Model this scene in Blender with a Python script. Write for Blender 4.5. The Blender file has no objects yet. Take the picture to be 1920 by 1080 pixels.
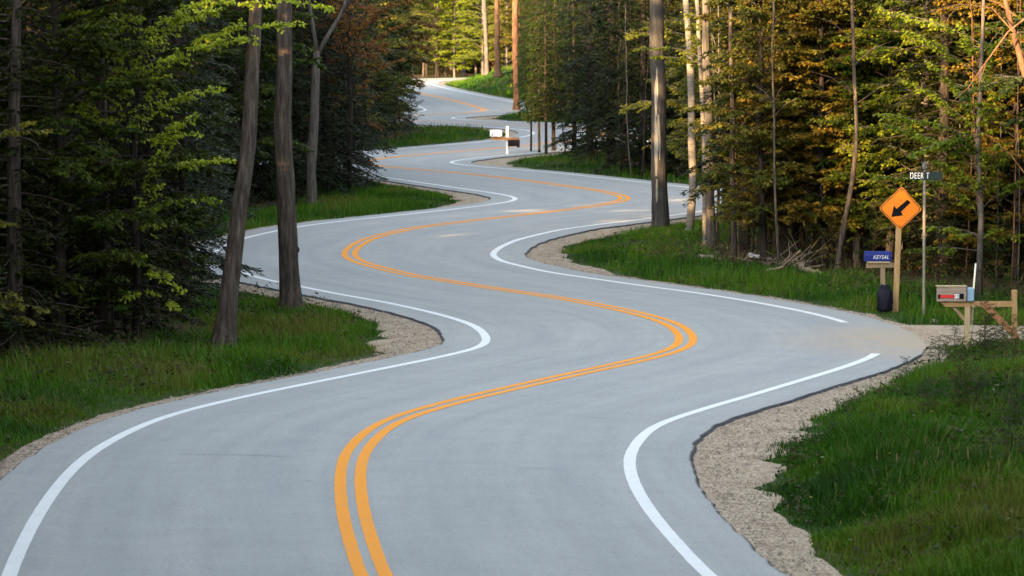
import bpy, math, random
import numpy as np
from mathutils import Vector, Matrix

# ------------------------------------------------------------------ camera, sky, sun, exposure
sc = bpy.context.scene
COL = sc.collection
F, CX, CY, Y0, H0 = 8000.0, 960.0, 540.0, 30.0, 5.35       # focal length (px of a 1920 frame), horizon row, eye height
PITCH = math.atan((CY - Y0) / F)
cam_d = bpy.data.cameras.new('camera'); cam = bpy.data.objects.new('camera', cam_d); COL.objects.link(cam)
cam_d.sensor_width = 36.0; cam_d.lens = F / 1920 * 36
cam_d.clip_start = 0.5; cam_d.clip_end = 3000
cam.location = (0, 0, H0); cam.rotation_euler = (math.pi / 2 - PITCH, 0, 0)
cam_d.dof.use_dof = True; cam_d.dof.focus_distance = 76; cam_d.dof.aperture_fstop = 6.3
sc.camera = cam

SUN_EL, SUN_PHI = math.radians(14.0), math.radians(30.0)    # low evening sun behind the camera to the left
world = bpy.data.worlds.new('World'); sc.world = world; world.use_nodes = True
nt = world.node_tree; nt.nodes.clear()
sky = nt.nodes.new('ShaderNodeTexSky'); sky.sky_type = 'NISHITA'; sky.sun_disc = False
sky.sun_elevation = SUN_EL; sky.sun_rotation = math.pi + SUN_PHI
sky.air_density = 1.0; sky.dust_density = 1.6; sky.ozone_density = 1.0
hs = nt.nodes.new('ShaderNodeHueSaturation'); hs.inputs['Saturation'].default_value = 0.42
bg = nt.nodes.new('ShaderNodeBackground'); bg.inputs['Strength'].default_value = 0.15
wo = nt.nodes.new('ShaderNodeOutputWorld')
nt.links.new(sky.outputs[0], hs.inputs['Color']); nt.links.new(hs.outputs[0], bg.inputs[0]); nt.links.new(bg.outputs[0], wo.inputs[0])

sun_d = bpy.data.lights.new('sun', 'SUN'); sun = bpy.data.objects.new('sun', sun_d); COL.objects.link(sun)
sun_d.energy = 5.0; sun_d.angle = math.radians(0.5); sun_d.color = (1.0, 0.60, 0.27)
_dir = Vector((math.sin(SUN_PHI) * math.cos(SUN_EL), math.cos(SUN_PHI) * math.cos(SUN_EL), -math.sin(SUN_EL)))
sun.rotation_euler = _dir.to_track_quat('-Z', 'Y').to_euler(); sun.location = (-30, -60, 40)

sc.view_settings.view_transform = 'Standard'; sc.view_settings.look = 'None'
sc.view_settings.gamma = 1.0; sc.view_settings.exposure = 2.54
sc.render.engine = 'CYCLES'
cy = sc.cycles
cy.use_denoising = True
try: cy.denoiser = 'OPENIMAGEDENOISE'
except Exception: pass
cy.max_bounces = 5; cy.diffuse_bounces = 3; cy.glossy_bounces = 2; cy.transmission_bounces = 3
cy.transparent_max_bounces = 4; cy.volume_bounces = 0; cy.caustics_reflective = False; cy.caustics_refractive = False
cy.sample_clamp_indirect = 4.0

rng = np.random.default_rng(7)
random.seed(7)

# ------------------------------------------------------------------ helpers: where things stand
cp, sp = math.cos(PITCH), math.sin(PITCH)
def at(px, py, z=0.0):
    """point of the place at height z seen at that point of the photograph"""
    u = (px - CX) / F; v = -(py - CY) / F
    d = (u, cp + v * sp, -sp + v * cp)
    t = (z - H0) / d[2]
    return np.array((d[0] * t, d[1] * t, z))
def pt(px, py, D):
    """point at distance D along the road axis"""
    u = (px - CX) / F; v = -(py - CY) / F
    d = (u, cp + v * sp, -sp + v * cp)
    t = D / d[1]
    return np.array((d[0] * t, D, H0 + d[2] * t))
def px_of(P):
    P = np.atleast_2d(P).astype(float)
    x, y, z = P[:, 0], P[:, 1], P[:, 2] - H0
    dep = y * cp - z * sp
    up = y * sp + z * cp
    return CX + F * x / dep, CY - F * up / dep, dep
def sstep(a, b, x):
    t = np.clip((x - a) / (b - a), 0, 1); return t * t * (3 - 2 * t)
def lat(ix, iy, seed):
    h = (ix.astype(np.int64) * 374761393 + iy.astype(np.int64) * 668265263 + seed * 1442695041) & 0x7fffffff
    h = ((h ^ (h >> 13)) * 1274126177) & 0x7fffffff
    return (h & 0xffff) / 65535.0
def vnoise(x, y, seed=0):
    ix, iy = np.floor(x), np.floor(y); fx, fy = x - ix, y - iy
    fx = fx * fx * (3 - 2 * fx); fy = fy * fy * (3 - 2 * fy)
    a = lat(ix, iy, seed); b = lat(ix + 1, iy, seed); c = lat(ix, iy + 1, seed); d = lat(ix + 1, iy + 1, seed)
    return (a * (1 - fx) + b * fx) * (1 - fy) + (c * (1 - fx) + d * fx) * fy

# ------------------------------------------------------------------ helpers: objects
def tag(o, label=None, cat=None, group=None, kind=None):
    if label: o['label'] = label
    if cat: o['category'] = cat
    if group: o['group'] = group
    if kind: o['kind'] = kind
    return o
def empty(name, loc, rz=0.0):
    o = bpy.data.objects.new(name, None); COL.objects.link(o); o.location = [float(c) for c in loc]; o.rotation_euler = (0, 0, rz)
    o.empty_display_size = 0.2
    return o
def mesh_np(name, V, faces_flat, per, smooth=False, col=None, uv=None):
    V = np.asarray(V, np.float32).reshape(-1, 3); fl = np.asarray(faces_flat, np.int32).ravel()
    n = len(fl) // per
    me = bpy.data.meshes.new(name)
    me.vertices.add(len(V)); me.vertices.foreach_set('co', V.ravel())
    me.loops.add(len(fl)); me.loops.foreach_set('vertex_index', fl)
    me.polygons.add(n)
    me.polygons.foreach_set('loop_start', np.arange(0, n * per, per, dtype=np.int32))
    try: me.polygons.foreach_set('loop_total', np.full(n, per, np.int32))
    except Exception: pass
    if smooth: me.polygons.foreach_set('use_smooth', np.ones(n, bool))
    if col is not None:
        a = me.attributes.new('tint', 'FLOAT', 'POINT'); a.data.foreach_set('value', np.asarray(col, np.float32))
    if uv is not None:
        l = me.uv_layers.new(name='road'); l.data.foreach_set('uv', np.asarray(uv, np.float32)[fl].ravel())
    me.update(calc_edges=True); me.validate()
    return me
def obj(name, me, mat=None, parent=None, loc=None, rz=0.0):
    o = bpy.data.objects.new(name, me); COL.objects.link(o)
    if mat is not None and me is not None and not me.materials: me.materials.append(mat)
    if parent is not None: o.parent = parent
    if loc is not None: o.location = [float(c) for c in loc]
    o.rotation_euler = (0, 0, rz)
    return o

class MB:
    """collects shapes (triangles and quads) for one mesh"""
    def __init__(s): s.V = []; s.F = []; s.n = 0; s.mi = []; s.cur = 0
    def add(s, V, Fs):
        V = np.asarray(V, float).reshape(-1, 3)
        s.V.append(V); s.F += [tuple(int(i) + s.n for i in f) for f in Fs]; s.mi += [s.cur] * len(Fs); s.n += len(V)
    def box(s, c, size, R=None, bev=0.0):
        hx, hy, hz = [d / 2 for d in size]
        if bev <= 0:
            V = np.array([(x, y, z) for x in (-hx, hx) for y in (-hy, hy) for z in (-hz, hz)])
            Fs = [(0, 1, 3, 2), (4, 6, 7, 5), (0, 4, 5, 1), (2, 3, 7, 6), (0, 2, 6, 4), (1, 5, 7, 3)]
        else:
            b = min(bev, hx * .45, hy * .45, hz * .45)
            def ring(z, i):
                x, y = hx - i, hy - i
                k = b - 0 if i == 0 else 0.0
                k = b
                return [(x, -y + k, z), (x, y - k, z), (x - k, y, z), (-x + k, y, z), (-x, y - k, z), (-x, -y + k, z), (-x + k, -y, z), (x - k, -y, z)]
            V = np.array(ring(-hz, b) + ring(-hz + b, 0) + ring(hz - b, 0) + ring(hz, b))
            Fs = [tuple(range(7, -1, -1)), tuple(range(24, 32))]
            for r in range(3):
                for k in range(8):
                    Fs.append((r * 8 + k, r * 8 + (k + 1) % 8, (r + 1) * 8 + (k + 1) % 8, (r + 1) * 8 + k))
        if R is not None: V = V @ np.array(R).T
        s.add(V + np.asarray(c, float), Fs)
    def beam(s, a, b, w, d, up=(0, 1, 0), bev=0.004):
        a = np.asarray(a, float); b = np.asarray(b, float); L = np.linalg.norm(b - a); z = (b - a) / L
        x = np.cross(up, z); x /= np.linalg.norm(x); y = np.cross(z, x)
        s.box((a + b) / 2, (w, d, L), np.stack([x, y, z], 1), bev)
    def tube(s, P, r, n=8, cap=True, jit=None):
        P = np.asarray(P, float); m = len(P); r = np.broadcast_to(np.asarray(r, float), (m,))
        T = np.gradient(P, axis=0); T /= np.linalg.norm(T, axis=1)[:, None] + 1e-9
        ref = np.array((0, 0, 1.0)) if abs(T[0][2]) < .9 else np.array((1.0, 0, 0))
        A = np.cross(T, ref); A /= np.linalg.norm(A, axis=1)[:, None] + 1e-9
        B = np.cross(T, A)
        th = np.linspace(0, 2 * np.pi, n, endpoint=False)
        rr = r[:, None] * (np.ones((m, n)) if jit is None else jit)
        V = P[:, None] + rr[..., None] * (np.cos(th)[None, :, None] * A[:, None] + np.sin(th)[None, :, None] * B[:, None])
        Fs = [(i * n + k, i * n + (k + 1) % n, (i + 1) * n + (k + 1) % n, (i + 1) * n + k) for i in range(m - 1) for k in range(n)]
        if cap: Fs += [tuple(range(n - 1, -1, -1)), tuple((m - 1) * n + k for k in range(n))]
        s.add(V.reshape(-1, 3), Fs)
    def prism(s, poly, y0, y1):
        """poly in x,z; extruded along y"""
        n = len(poly)
        V = [(x, y0, z) for x, z in poly] + [(x, y1, z) for x, z in poly]
        Fs = [tuple(range(n)), tuple(range(2 * n - 1, n - 1, -1))] + [(k, k + n, (k + 1) % n + n, (k + 1) % n) for k in range(n)]
        s.add(V, Fs)
    def lathe(s, prof, c=(0, 0, 0), n=16, sx=1.0, sy=1.0, jit=None):
        th = np.linspace(0, 2 * np.pi, n, endpoint=False); m = len(prof); V = []
        for i, (r, z) in enumerate(prof):
            for k, t in enumerate(th):
                q = 1 if jit is None else jit(t, z)
                V.append((c[0] + r * q * sx * math.cos(t), c[1] + r * q * sy * math.sin(t), c[2] + z))
        Fs = [(i * n + k, i * n + (k + 1) % n, (i + 1) * n + (k + 1) % n, (i + 1) * n + k) for i in range(m - 1) for k in range(n)]
        Fs += [tuple(range(n - 1, -1, -1)), tuple((m - 1) * n + k for k in range(n))]
        s.add(V, Fs)
    def mesh(s, name, smooth=False):
        me = bpy.data.meshes.new(name)
        me.from_pydata(np.vstack(s.V).tolist(), [], s.F)
        if smooth: me.polygons.foreach_set('use_smooth', np.ones(len(s.F), bool))
        me.update()
        return me
    def build(s, name, mat, parent=None, loc=None, rz=0.0, smooth=False):
        return obj(name, s.mesh(name, smooth), mat, parent, loc, rz)

# ------------------------------------------------------------------ materials
MATS = {}
def newmat(name, rough=0.8, spec=0.3):
    m = bpy.data.materials.new(name); m.use_nodes = True; MATS[name] = m
    n = m.node_tree; b = n.nodes['Principled BSDF']
    b.inputs['Roughness'].default_value = rough; b.inputs['Specular IOR Level'].default_value = spec
    return m, n, b
def N(n, t, **kw):
    x = n.nodes.new(t)
    for k, v in kw.items(): setattr(x, k, v)
    return x
def coords(n, kind='Object', scale=(1, 1, 1)):
    tc = N(n, 'ShaderNodeTexCoord'); mp = N(n, 'ShaderNodeMapping'); mp.inputs['Scale'].default_value = scale
    n.links.new(tc.outputs[kind], mp.inputs[0]); return mp.outputs[0]
def noise(n, vec, scale, detail=3, rough=.55):
    x = N(n, 'ShaderNodeTexNoise'); x.inputs['Scale'].default_value = scale; x.inputs['Detail'].default_value = detail
    x.inputs['Roughness'].default_value = rough; n.links.new(vec, x.inputs['Vector']); return x.outputs[0]
def ramp(n, fac, stops):
    r = N(n, 'ShaderNodeValToRGB'); e = r.color_ramp.elements
    while len(e) < len(stops): e.new(.5)
    for el, (p, c) in zip(e, stops): el.position = p; el.color = (*c, 1) if len(c) == 3 else c
    n.links.new(fac, r.inputs[0]); return r.outputs[0]
def mix(n, fac, a, b, mode='MIX'):
    x = N(n, 'ShaderNodeMix', data_type='RGBA', blend_type=mode)
    for s, v in ((x.inputs[0], fac), (x.inputs[6], a), (x.inputs[7], b)):
        if isinstance(v, (int, float)): s.default_value = v
        elif isinstance(v, tuple): s.default_value = (*v, 1)
        else: n.links.new(v, s)
    return x.outputs[2]
def mth(n, op, a, b=0.0, c=None):
    x = N(n, 'ShaderNodeMath', operation=op)
    for i, v in enumerate((a, b) if c is None else (a, b, c)):
        if isinstance(v, (int, float)): x.inputs[i].default_value = v
        else: n.links.new(v, x.inputs[i])
    return x.outputs[0]
def bump(n, b, h, strength=.4, dist=.01):
    x = N(n, 'ShaderNodeBump'); x.inputs['Strength'].default_value = strength; x.inputs['Distance'].default_value = dist
    n.links.new(h, x.inputs['Height']); n.links.new(x.outputs[0], b.inputs['Normal'])

# asphalt: pale worn grey, darker wheel tracks, grit, sandy dust by the drive
def asphalt():
    m, n, b = newmat('asphalt', .88, .12)
    v = coords(n)
    big = noise(n, v, .22, 3); med = noise(n, v, 1.3, 4, .6); fine = noise(n, v, 55, 3, .7)
    c = ramp(n, big, [(.3, (.283, .318, .312)), (.52, (.333, .364, .352)), (.75, (.388, .41, .386))])
    c = mix(n, .55, c, ramp(n, med, [(.3, (.262, .284, .288)), (.7, (.405, .415, .402))]))
    c = mix(n, .55, c, ramp(n, fine, [(.25, (.19, .20, .205)), (.5, (.35, .365, .362)), (.78, (.52, .525, .51))]))
    grit = noise(n, v, 17, 2, .6); c = mix(n, .7, c, ramp(n, grit, [(.28, (.70, .71, .72)), (.42, (1, 1, 1)), (.62, (1, 1, 1)), (.75, (1.1, 1.09, 1.07))]), 'MULTIPLY')
    uv = N(n, 'ShaderNodeUVMap'); uv.uv_map = 'road'
    sx = N(n, 'ShaderNodeSeparateXYZ'); n.links.new(uv.outputs[0], sx.inputs[0])
    # lateral wear: polished wheel paths in each lane, streaky along the travel direction
    au = mth(n, 'ABSOLUTE', sx.outputs[0]); w = mth(n, 'SUBTRACT', au, 1.7)
    w = mth(n, 'ABSOLUTE', mth(n, 'SUBTRACT', mth(n, 'ABSOLUTE', w), .8))
    w = mth(n, 'SUBTRACT', 1.0, mth(n, 'MULTIPLY', w, 2.0)); w = mth(n, 'MAXIMUM', w, 0.0)
    mp = N(n, 'ShaderNodeMapping'); mp.inputs['Scale'].default_value = (3.0, .16, 1); n.links.new(uv.outputs[0], mp.inputs[0])
    st = noise(n, mp.outputs[0], 1.0, 4, .6)
    wf = mth(n, 'MULTIPLY', w, mth(n, 'MULTIPLY', st, .5))
    c = mix(n, wf, c, (.265, .29, .305))
    streak = ramp(n, st, [(.32, (.88, .89, .90)), (.5, (.98, .98, .98)), (.66, (1.05, 1.045, 1.035))])
    c = mix(n, .8, c, streak, 'MULTIPLY')
    # sand tracked out of the gravel drive
    ob = N(n, 'ShaderNodeTexCoord'); g = N(n, 'ShaderNodeSeparateXYZ'); n.links.new(ob.outputs['Object'], g.inputs[0])
    dx = mth(n, 'MULTIPLY', mth(n, 'SUBTRACT', g.outputs[0], 7.0), .34); dy = mth(n, 'MULTIPLY', mth(n, 'SUBTRACT', g.outputs[1], 69.5), .20)
    rr = mth(n, 'SQRT', mth(n, 'ADD', mth(n, 'MULTIPLY', dx, dx), mth(n, 'MULTIPLY', dy, dy)))
    sand = mth(n, 'MULTIPLY', mth(n, 'MAXIMUM', mth(n, 'SUBTRACT', 1.0, rr), 0.0), ramp(n, noise(n, v, 1.1, 5, .7), [(.30, (0, 0, 0)), (.58, (1.6, 1.6, 1.6))]))
    c = mix(n, mth(n, 'MINIMUM', sand, .92), c, (.42, .345, .255))
    n.links.new(c, b.inputs['Base Color']); bump(n, b, fine, .35, .004)
    return m
asphalt()
def paint(name, ca, cb, wear):
    m, n, b = newmat(name, .75, .07)
    v = coords(n); a = noise(n, v, 2.2, 4, .6); f = noise(n, v, 60, 3, .7)
    c = mix(n, a, ca, cb)
    k = ramp(n, f, [(.0, (1, 1, 1)), (wear, (.85, .85, .85)), (wear + .08, (0, 0, 0))])
    k2 = mth(n, 'MULTIPLY', k, ramp(n, a, [(.4, (.25, .25, .25)), (.7, (1, 1, 1))]))
    c = mix(n, k2, c, (.33, .33, .32)); n.links.new(c, b.inputs['Base Color']); bump(n, b, f, .2, .002)
paint('white_paint', (.80, .83, .82), (.70, .74, .74), .36)
paint('yellow_paint', (.88, .325, .010), (.82, .31, .018), .36)
def simple(name, c1, c2, scale=8, rough=.8, spec=.3, bmp=.0, sc3=(1, 1, 1), det=4):
    m, n, b = newmat(name, rough, spec); v = coords(n, 'Object', sc3); f = noise(n, v, scale, det, .6)
    n.links.new(ramp(n, f, [(.3, c1), (.7, c2)]), b.inputs['Base Color'])
    if bmp: bump(n, b, f, bmp, .01)
    return m
simple('tar_edge', (.025, .026, .03), (.075, .075, .08), 9, .9, .2, .5)
simple('crack', (.20, .215, .215), (.28, .295, .295), 3, .9, .2)
simple('wood_new', (.30, .18, .075), (.46, .30, .14), 3, .7, .3, .25, (9, 9, .8))
simple('wood_old', (.22, .16, .10), (.34, .25, .155), 3, .8, .2, .3, (9, 9, .8))
simple('wood_red', (.25, .115, .055), (.36, .18, .09), 3, .8, .2, .3, (5, 5, 5))
simple('wood_pale', (.34, .27, .145), (.48, .39, .22), 3, .75, .3, .25, (9, 9, .8))
simple('sign_orange', (.78, .20, .002), (.84, .225, .003), 4, .45, .4)
simple('sign_black', (.006, .006, .008), (.010, .010, .012), 6, .85, .08)
simple('sign_dark_border', (.10, .035, .01), (.15, .055, .012), 6, .5, .4)
simple('sign_green', (.004, .018, .014), (.007, .026, .02), 6, .45, .4)
simple('sign_white', (.80, .81, .78), (.86, .86, .84), 6, .5, .4)
simple('galvanised', (.17, .155, .115), (.25, .23, .175), 12, .6, .3)
simple('mailbox_blue', (.002, .014, .14), (.004, .022, .19), 5, .5, .3)
simple('mailbox_bluegrey', (.20, .33, .45), (.28, .42, .54), 5, .5, .4)
simple('mailbox_white', (.80, .80, .80), (.86, .85, .84), 5, .4, .5)
simple('mailbox_black', (.006, .006, .008), (.011, .011, .013), 5, .7, .15)
simple('flag_red', (.62, .025, .02), (.72, .04, .03), 5, .4, .5)
simple('bundle_dark', (.006, .007, .015), (.012, .012, .024), 9, .7, .2, .5)
simple('board_grey', (.26, .21, .17), (.40, .32, .25), 4, .85, .2, .4, (1, 4, 14))
simple('white_rod', (.66, .66, .52), (.76, .76, .62), 5, .5, .4)
simple('stone', (.15, .125, .10), (.33, .28, .22), 3, .9, .2, .4)
simple('dead_wood', (.16, .125, .095), (.33, .27, .21), 4, .9, .2, .4, (1, 1, 1))
simple('log_pale', (.42, .41, .40), (.60, .59, .57), 5, .8, .2, .3)

def gravel():
    m, n, b = newmat('gravel', .95, .15)
    v = coords(n); vo = N(n, 'ShaderNodeTexVoronoi'); vo.inputs['Scale'].default_value = 42; n.links.new(v, vo.inputs['Vector'])
    f = noise(n, v, 1.6, 5, .65); g = noise(n, v, 70, 2)
    sep = N(n, 'ShaderNodeSeparateColor'); n.links.new(vo.outputs['Color'], sep.inputs[0])
    c = ramp(n, sep.outputs[0], [(.0, (.18, .135, .09)), (.35, (.37, .30, .215)), (.7, (.48, .40, .30)), (1, (.62, .54, .43))])
    c = mix(n, .7, c, ramp(n, f, [(.25, (.52, .46, .40)), (.55, (.95, .93, .90)), (.8, (1.05, 1.04, 1.0))]), 'MULTIPLY')
    n.links.new(c, b.inputs['Base Color']); bump(n, b, mix(n, .5, vo.outputs['Distance'], g), .7, .02)
gravel()
def ground_mat():
    m, n, b = newmat('ground', .95, .1)
    v = coords(n); a = N(n, 'ShaderNodeAttribute'); a.attribute_name = 'tint'
    f = noise(n, v, 2.5, 5, .65); g = noise(n, v, 22, 3, .7)
    lit = ramp(n, g, [(.2, (.030, .020, .013)), (.5, (.075, .050, .032)), (.8, (.15, .105, .07))])
    gr = ramp(n, f, [(.25, (.022, .034, .010)), (.6, (.035, .06, .014)), (.85, (.06, .06, .025))])
    n.links.new(mix(n, a.outputs['Fac'], lit, gr), b.inputs['Base Color']); bump(n, b, g, .6, .03)
ground_mat()
def leafmat(name, stops, trans=.35, rough=.55, hue=.02, val=.35, spec=.15):
    """stops: colours by the random tint each leaf carries"""
    m = bpy.data.materials.new(name); m.use_nodes = True; MATS[name] = m; n = m.node_tree; n.nodes.clear()
    a = N(n, 'ShaderNodeAttribute'); a.attribute_name = 'tint'
    c = ramp(n, a.outputs['Fac'], stops)
    oi = N(n, 'ShaderNodeObjectInfo'); h = N(n, 'ShaderNodeHueSaturation')
    n.links.new(mth(n, 'MULTIPLY_ADD', oi.outputs['Random'], 2 * hue, .5 - hue), h.inputs['Hue'])
    n.links.new(mth(n, 'MULTIPLY_ADD', oi.outputs['Random'], val, 1 - val / 2), h.inputs['Value']); n.links.new(c, h.inputs['Color'])
    d = N(n, 'ShaderNodeBsdfPrincipled'); d.inputs['Roughness'].default_value = rough; d.inputs['Specular IOR Level'].default_value = spec
    t = N(n, 'ShaderNodeBsdfTranslucent'); ms = N(n, 'ShaderNodeMixShader'); ms.inputs[0].default_value = trans
    o = N(n, 'ShaderNodeOutputMaterial')
    n.links.new(h.outputs[0], d.inputs['Base Color']); n.links.new(h.outputs[0], t.inputs['Color'])
    n.links.new(d.outputs[0], ms.inputs[1]); n.links.new(t.outputs[0], ms.inputs[2]); n.links.new(ms.outputs[0], o.inputs[0])
    return m
leafmat('grass', [(0, (.014, .050, .005)), (.4, (.034, .110, .006)), (.75, (.080, .170, .008)), (.9, (.105, .135, .015)), (1, (.18, .145, .06))], .3, .6, 0, 0)
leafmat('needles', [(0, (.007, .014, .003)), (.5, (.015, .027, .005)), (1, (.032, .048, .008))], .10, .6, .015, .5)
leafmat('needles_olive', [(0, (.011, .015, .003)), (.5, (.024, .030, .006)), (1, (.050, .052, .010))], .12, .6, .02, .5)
leafmat('leaves_spring', [(0, (.065, .10, .007)), (.5, (.14, .185, .010)), (1, (.26, .28, .02))], .42, .5, .012, .3)
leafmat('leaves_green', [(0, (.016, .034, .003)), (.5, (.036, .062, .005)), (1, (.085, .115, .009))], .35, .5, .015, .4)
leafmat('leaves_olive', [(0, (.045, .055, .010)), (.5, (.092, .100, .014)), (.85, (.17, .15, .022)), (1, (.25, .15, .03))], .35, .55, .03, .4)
leafmat('leaves_russet', [(0, (.10, .045, .012)), (.5, (.19, .085, .018)), (1, (.30, .14, .03))], .35, .55, .015, .3)
leafmat('leaves_gold', [(0, (.07, .055, .008)), (.5, (.14, .105, .012)), (1, (.25, .15, .02))], .4, .55, .02, .35)
leafmat('leaves_yellow', [(0, (.075, .095, .010)), (.5, (.14, .155, .014)), (1, (.24, .22, .025))], .4, .5, .01, .3)
def bark(name, a, b_, c, vs=(7, 7, 1.1), bm=.9):
    m, n, b = newmat(name, .92, .15)
    v = coords(n, 'Object', vs); f = noise(n, v, 2.2, 6, .68); v2 = coords(n); g = noise(n, v2, 1.3, 4, .6)
    cc = ramp(n, f, [(.3, a), (.5, b_), (.72, c)])
    cc = mix(n, .6, cc, ramp(n, g, [(.3, (.62, .62, .62)), (.7, (1.2, 1.16, 1.1))]), 'MULTIPLY')
    n.links.new(cc, b.inputs['Base Color']); bump(n, b, f, bm, .03)
bark('bark_brown', (.022, .018, .015), (.070, .057, .047), (.17, .145, .12), (8.5, 8.5, 1.0), 1.0)
bark('bark_grey', (.05, .046, .040), (.115, .105, .092), (.19, .175, .155), (8, 8, 1.0), 1.0)
bark('bark_ash', (.022, .021, .020), (.058, .055, .051), (.11, .104, .097), (8, 8, 1.0), 1.0)
bark('bark_dark', (.012, .010, .009), (.030, .025, .021), (.06, .05, .04))
bark('bark_red', (.07, .04, .024), (.15, .085, .05), (.25, .15, .085))
def birch():
    m, n, b = newmat('bark_birch', .8, .2)
    f = noise(n, coords(n, 'Object', (2.2, 2.2, 16)), 2.4, 4, .7); g = noise(n, coords(n), 2.6, 4, .6)
    c = ramp(n, f, [(.30, (.06, .05, .04)), (.40, (.17, .158, .135)), (.7, (.30, .28, .245))])
    c = mix(n, .8, c, ramp(n, g, [(.3, (.5, .48, .44)), (.6, (1.0, .98, .95))]), 'MULTIPLY')
    n.links.new(c, b.inputs['Base Color']); bump(n, b, f, .4, .01)
birch()
simple('bark_peeled', (.15, .14, .115), (.36, .335, .28), 3, .8, .2, .3, (7, 7, 1.2))

# ------------------------------------------------------------------ the road: centre line and edges read off the photograph, laid on the ground
Yp = [(697,1077),(685,1040),(672,1000),(662,960),(657,920),(656,890),(662,855),(680,830),(710,802),(750,782),(800,767),(875,747),(950,730),(1007,717),(1073,702),(1140,688),(1207,673),(1260,660),(1285,648),(1290,636),(1280,620),(1257,605),(1207,590),(1140,575),(1040,557),(940,543),(840,527),(773,517),(723,505),(673,492),(652,478),(663,463),(690,448),(740,435),(790,425),(873,415),(973,404),(1073,392),(1157,380),(1177,373),(1170,367),(1140,360),(1073,350),(973,337),(873,325),(773,317),(707,311),(669,306),(690,300),(760,292),(860,284),(960,275),(1060,266),(1125,257),(1141,250),(1125,244),(1060,238),(960,233.5),(860,230),(770,226.5),(725,223),(725,220),(770,216.5),(840,213.5),(890,210.5),(911,207.5),(905,204.5),(886,198),(847,187.5),(802,178),(760,168),(733,160),(726,155.5),(740,152),(790,149.6),(880,147.5),(1000,145)]
Lp = [(12,1070),(50,1010),(92,940),(115,895),(155,857),(210,827),(280,795),(350,772),(425,754),(500,739),(600,721),(640,713),(707,701),(773,688),(840,675),(880,662),(903,647),(910,637),(900,625),(873,608),(827,592),(773,578),(707,565),(640,554),(567,538),(467,513),(463,450),(510,435),(633,421),(740,410),(873,397),(923,391),(967,381),(977,375),(967,370),(940,365),(907,360),(880,357),(840,350),(773,340),(1004,252),(803,208)]
Rp = [(1327,1077),(1270,1020),(1220,960),(1182,915),(1171,880),(1180,850),(1210,820),(1260,790),(1335,765),(1410,743),(1485,724),(1563,693),(1613,677),(1640,661),(1563,604),(1480,585),(1380,567),(1280,553),(1207,543),(1107,528),(1007,512),(957,500),(933,488),(923,478),(930,468),(957,455),(1007,442),(1073,428),(1140,418),(1220,410),(1040,328),(940,317),(873,310),(837,305),(853,302),(934,188),(876,175),(837,164),(802,156)]
ctrl = [(0.3, -25), (0.3, -8), (0.7, 8), (0.8, 20), (0.2, 28), (-.75, 35)] + [tuple(at(*p, .05)[:2]) for p in Yp]
ctrl = np.array(ctrl)
def resample(P, step):
    d = np.r_[0, np.cumsum(np.linalg.norm(np.diff(P, axis=0), axis=1))]
    t = np.arange(0, d[-1], step)
    return np.c_[np.interp(t, d, P[:, 0]), np.interp(t, d, P[:, 1])]
def gsm(a, sig):
    k = int(max(3, sig * 3)); w = np.exp(-.5 * (np.arange(-k, k + 1) / sig) ** 2); w /= w.sum()
    return np.convolve(np.pad(a, k, mode='reflect', reflect_type='odd'), w, 'valid')
STEP = .25
C = resample(ctrl, STEP)
near = np.c_[gsm(C[:, 0], 3.5), gsm(C[:, 1], 3.5)]; far = np.c_[gsm(C[:, 0], 7.5), gsm(C[:, 1], 7.5)]
wf = sstep(100, 150, C[:, 1])[:, None]; C = near * (1 - wf) + far * wf
C = resample(C, STEP); NC = len(C)
T = np.gradient(C, axis=0); T /= np.linalg.norm(T, axis=1)[:, None]
T = np.c_[gsm(T[:, 0], 2), gsm(T[:, 1], 2)]; T /= np.linalg.norm(T, axis=1)[:, None]
NR = np.c_[T[:, 1], -T[:, 0]]                                   # towards the right edge
ARC = np.arange(NC) * STEP
ang = np.unwrap(np.arctan2(T[:, 1], T[:, 0])); KAP = gsm(np.gradient(gsm(ang, 6), STEP), 6)   # >0 turns left
def widths(pl, sgn):
    P = np.array([at(*p, .05)[:2] for p in pl]); d2 = ((P[:, None] - C[None]) ** 2).sum(-1); k = d2.argmin(1)
    lat_ = ((P - C[k]) * NR[k]).sum(1) * sgn
    lat_ = np.clip(lat_, 3.0, 4.0); o = np.argsort(k)
    w = np.interp(np.arange(NC), k[o], lat_[o]); w = gsm(w, 14)
    ff = sstep(140, 175, C[:, 1]); return w * (1 - ff) + 3.3 * ff
WL, WR = widths(Lp, -1), widths(Rp, 1)
PL, PR = WL + .70, WR + .72                                      # edges of the tarmac
insL = sstep(.02, .07, KAP); insR = sstep(.02, .07, -KAP)
_wide = .42 * (1 - sstep(58, 66, C[:, 1])); GL = .32 + .85 * gsm(insL, 8); GR = .34 + 1.05 * (1 + _wide) * gsm(sstep(.012, .055, -KAP), 8)     # gravel beyond the tarmac
_nb = np.interp(C[:, 1], [38, 44, 48, 51, 54, 57, 60, 62, 64], [.5, .58, .72, .95, 1.12, 1.15, .85, .5, .34]); GR = np.where(C[:, 1] < 64, gsm(np.maximum(GR, _nb), 4), GR)
def lateral(off): return C + NR * off[:, None]
def strip(offs, zs, uvs=True):
    """rows across the road: list of lateral offsets (arrays) and heights"""
    m = len(offs); V = np.zeros((NC, m, 3)); U = np.zeros((NC, m, 2))
    for j in range(m):
        o = np.broadcast_to(offs[j], (NC,)); V[:, j, :2] = lateral(o); V[:, j, 2] = zs[j]; U[:, j, 0] = o; U[:, j, 1] = ARC
    return V, U
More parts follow.
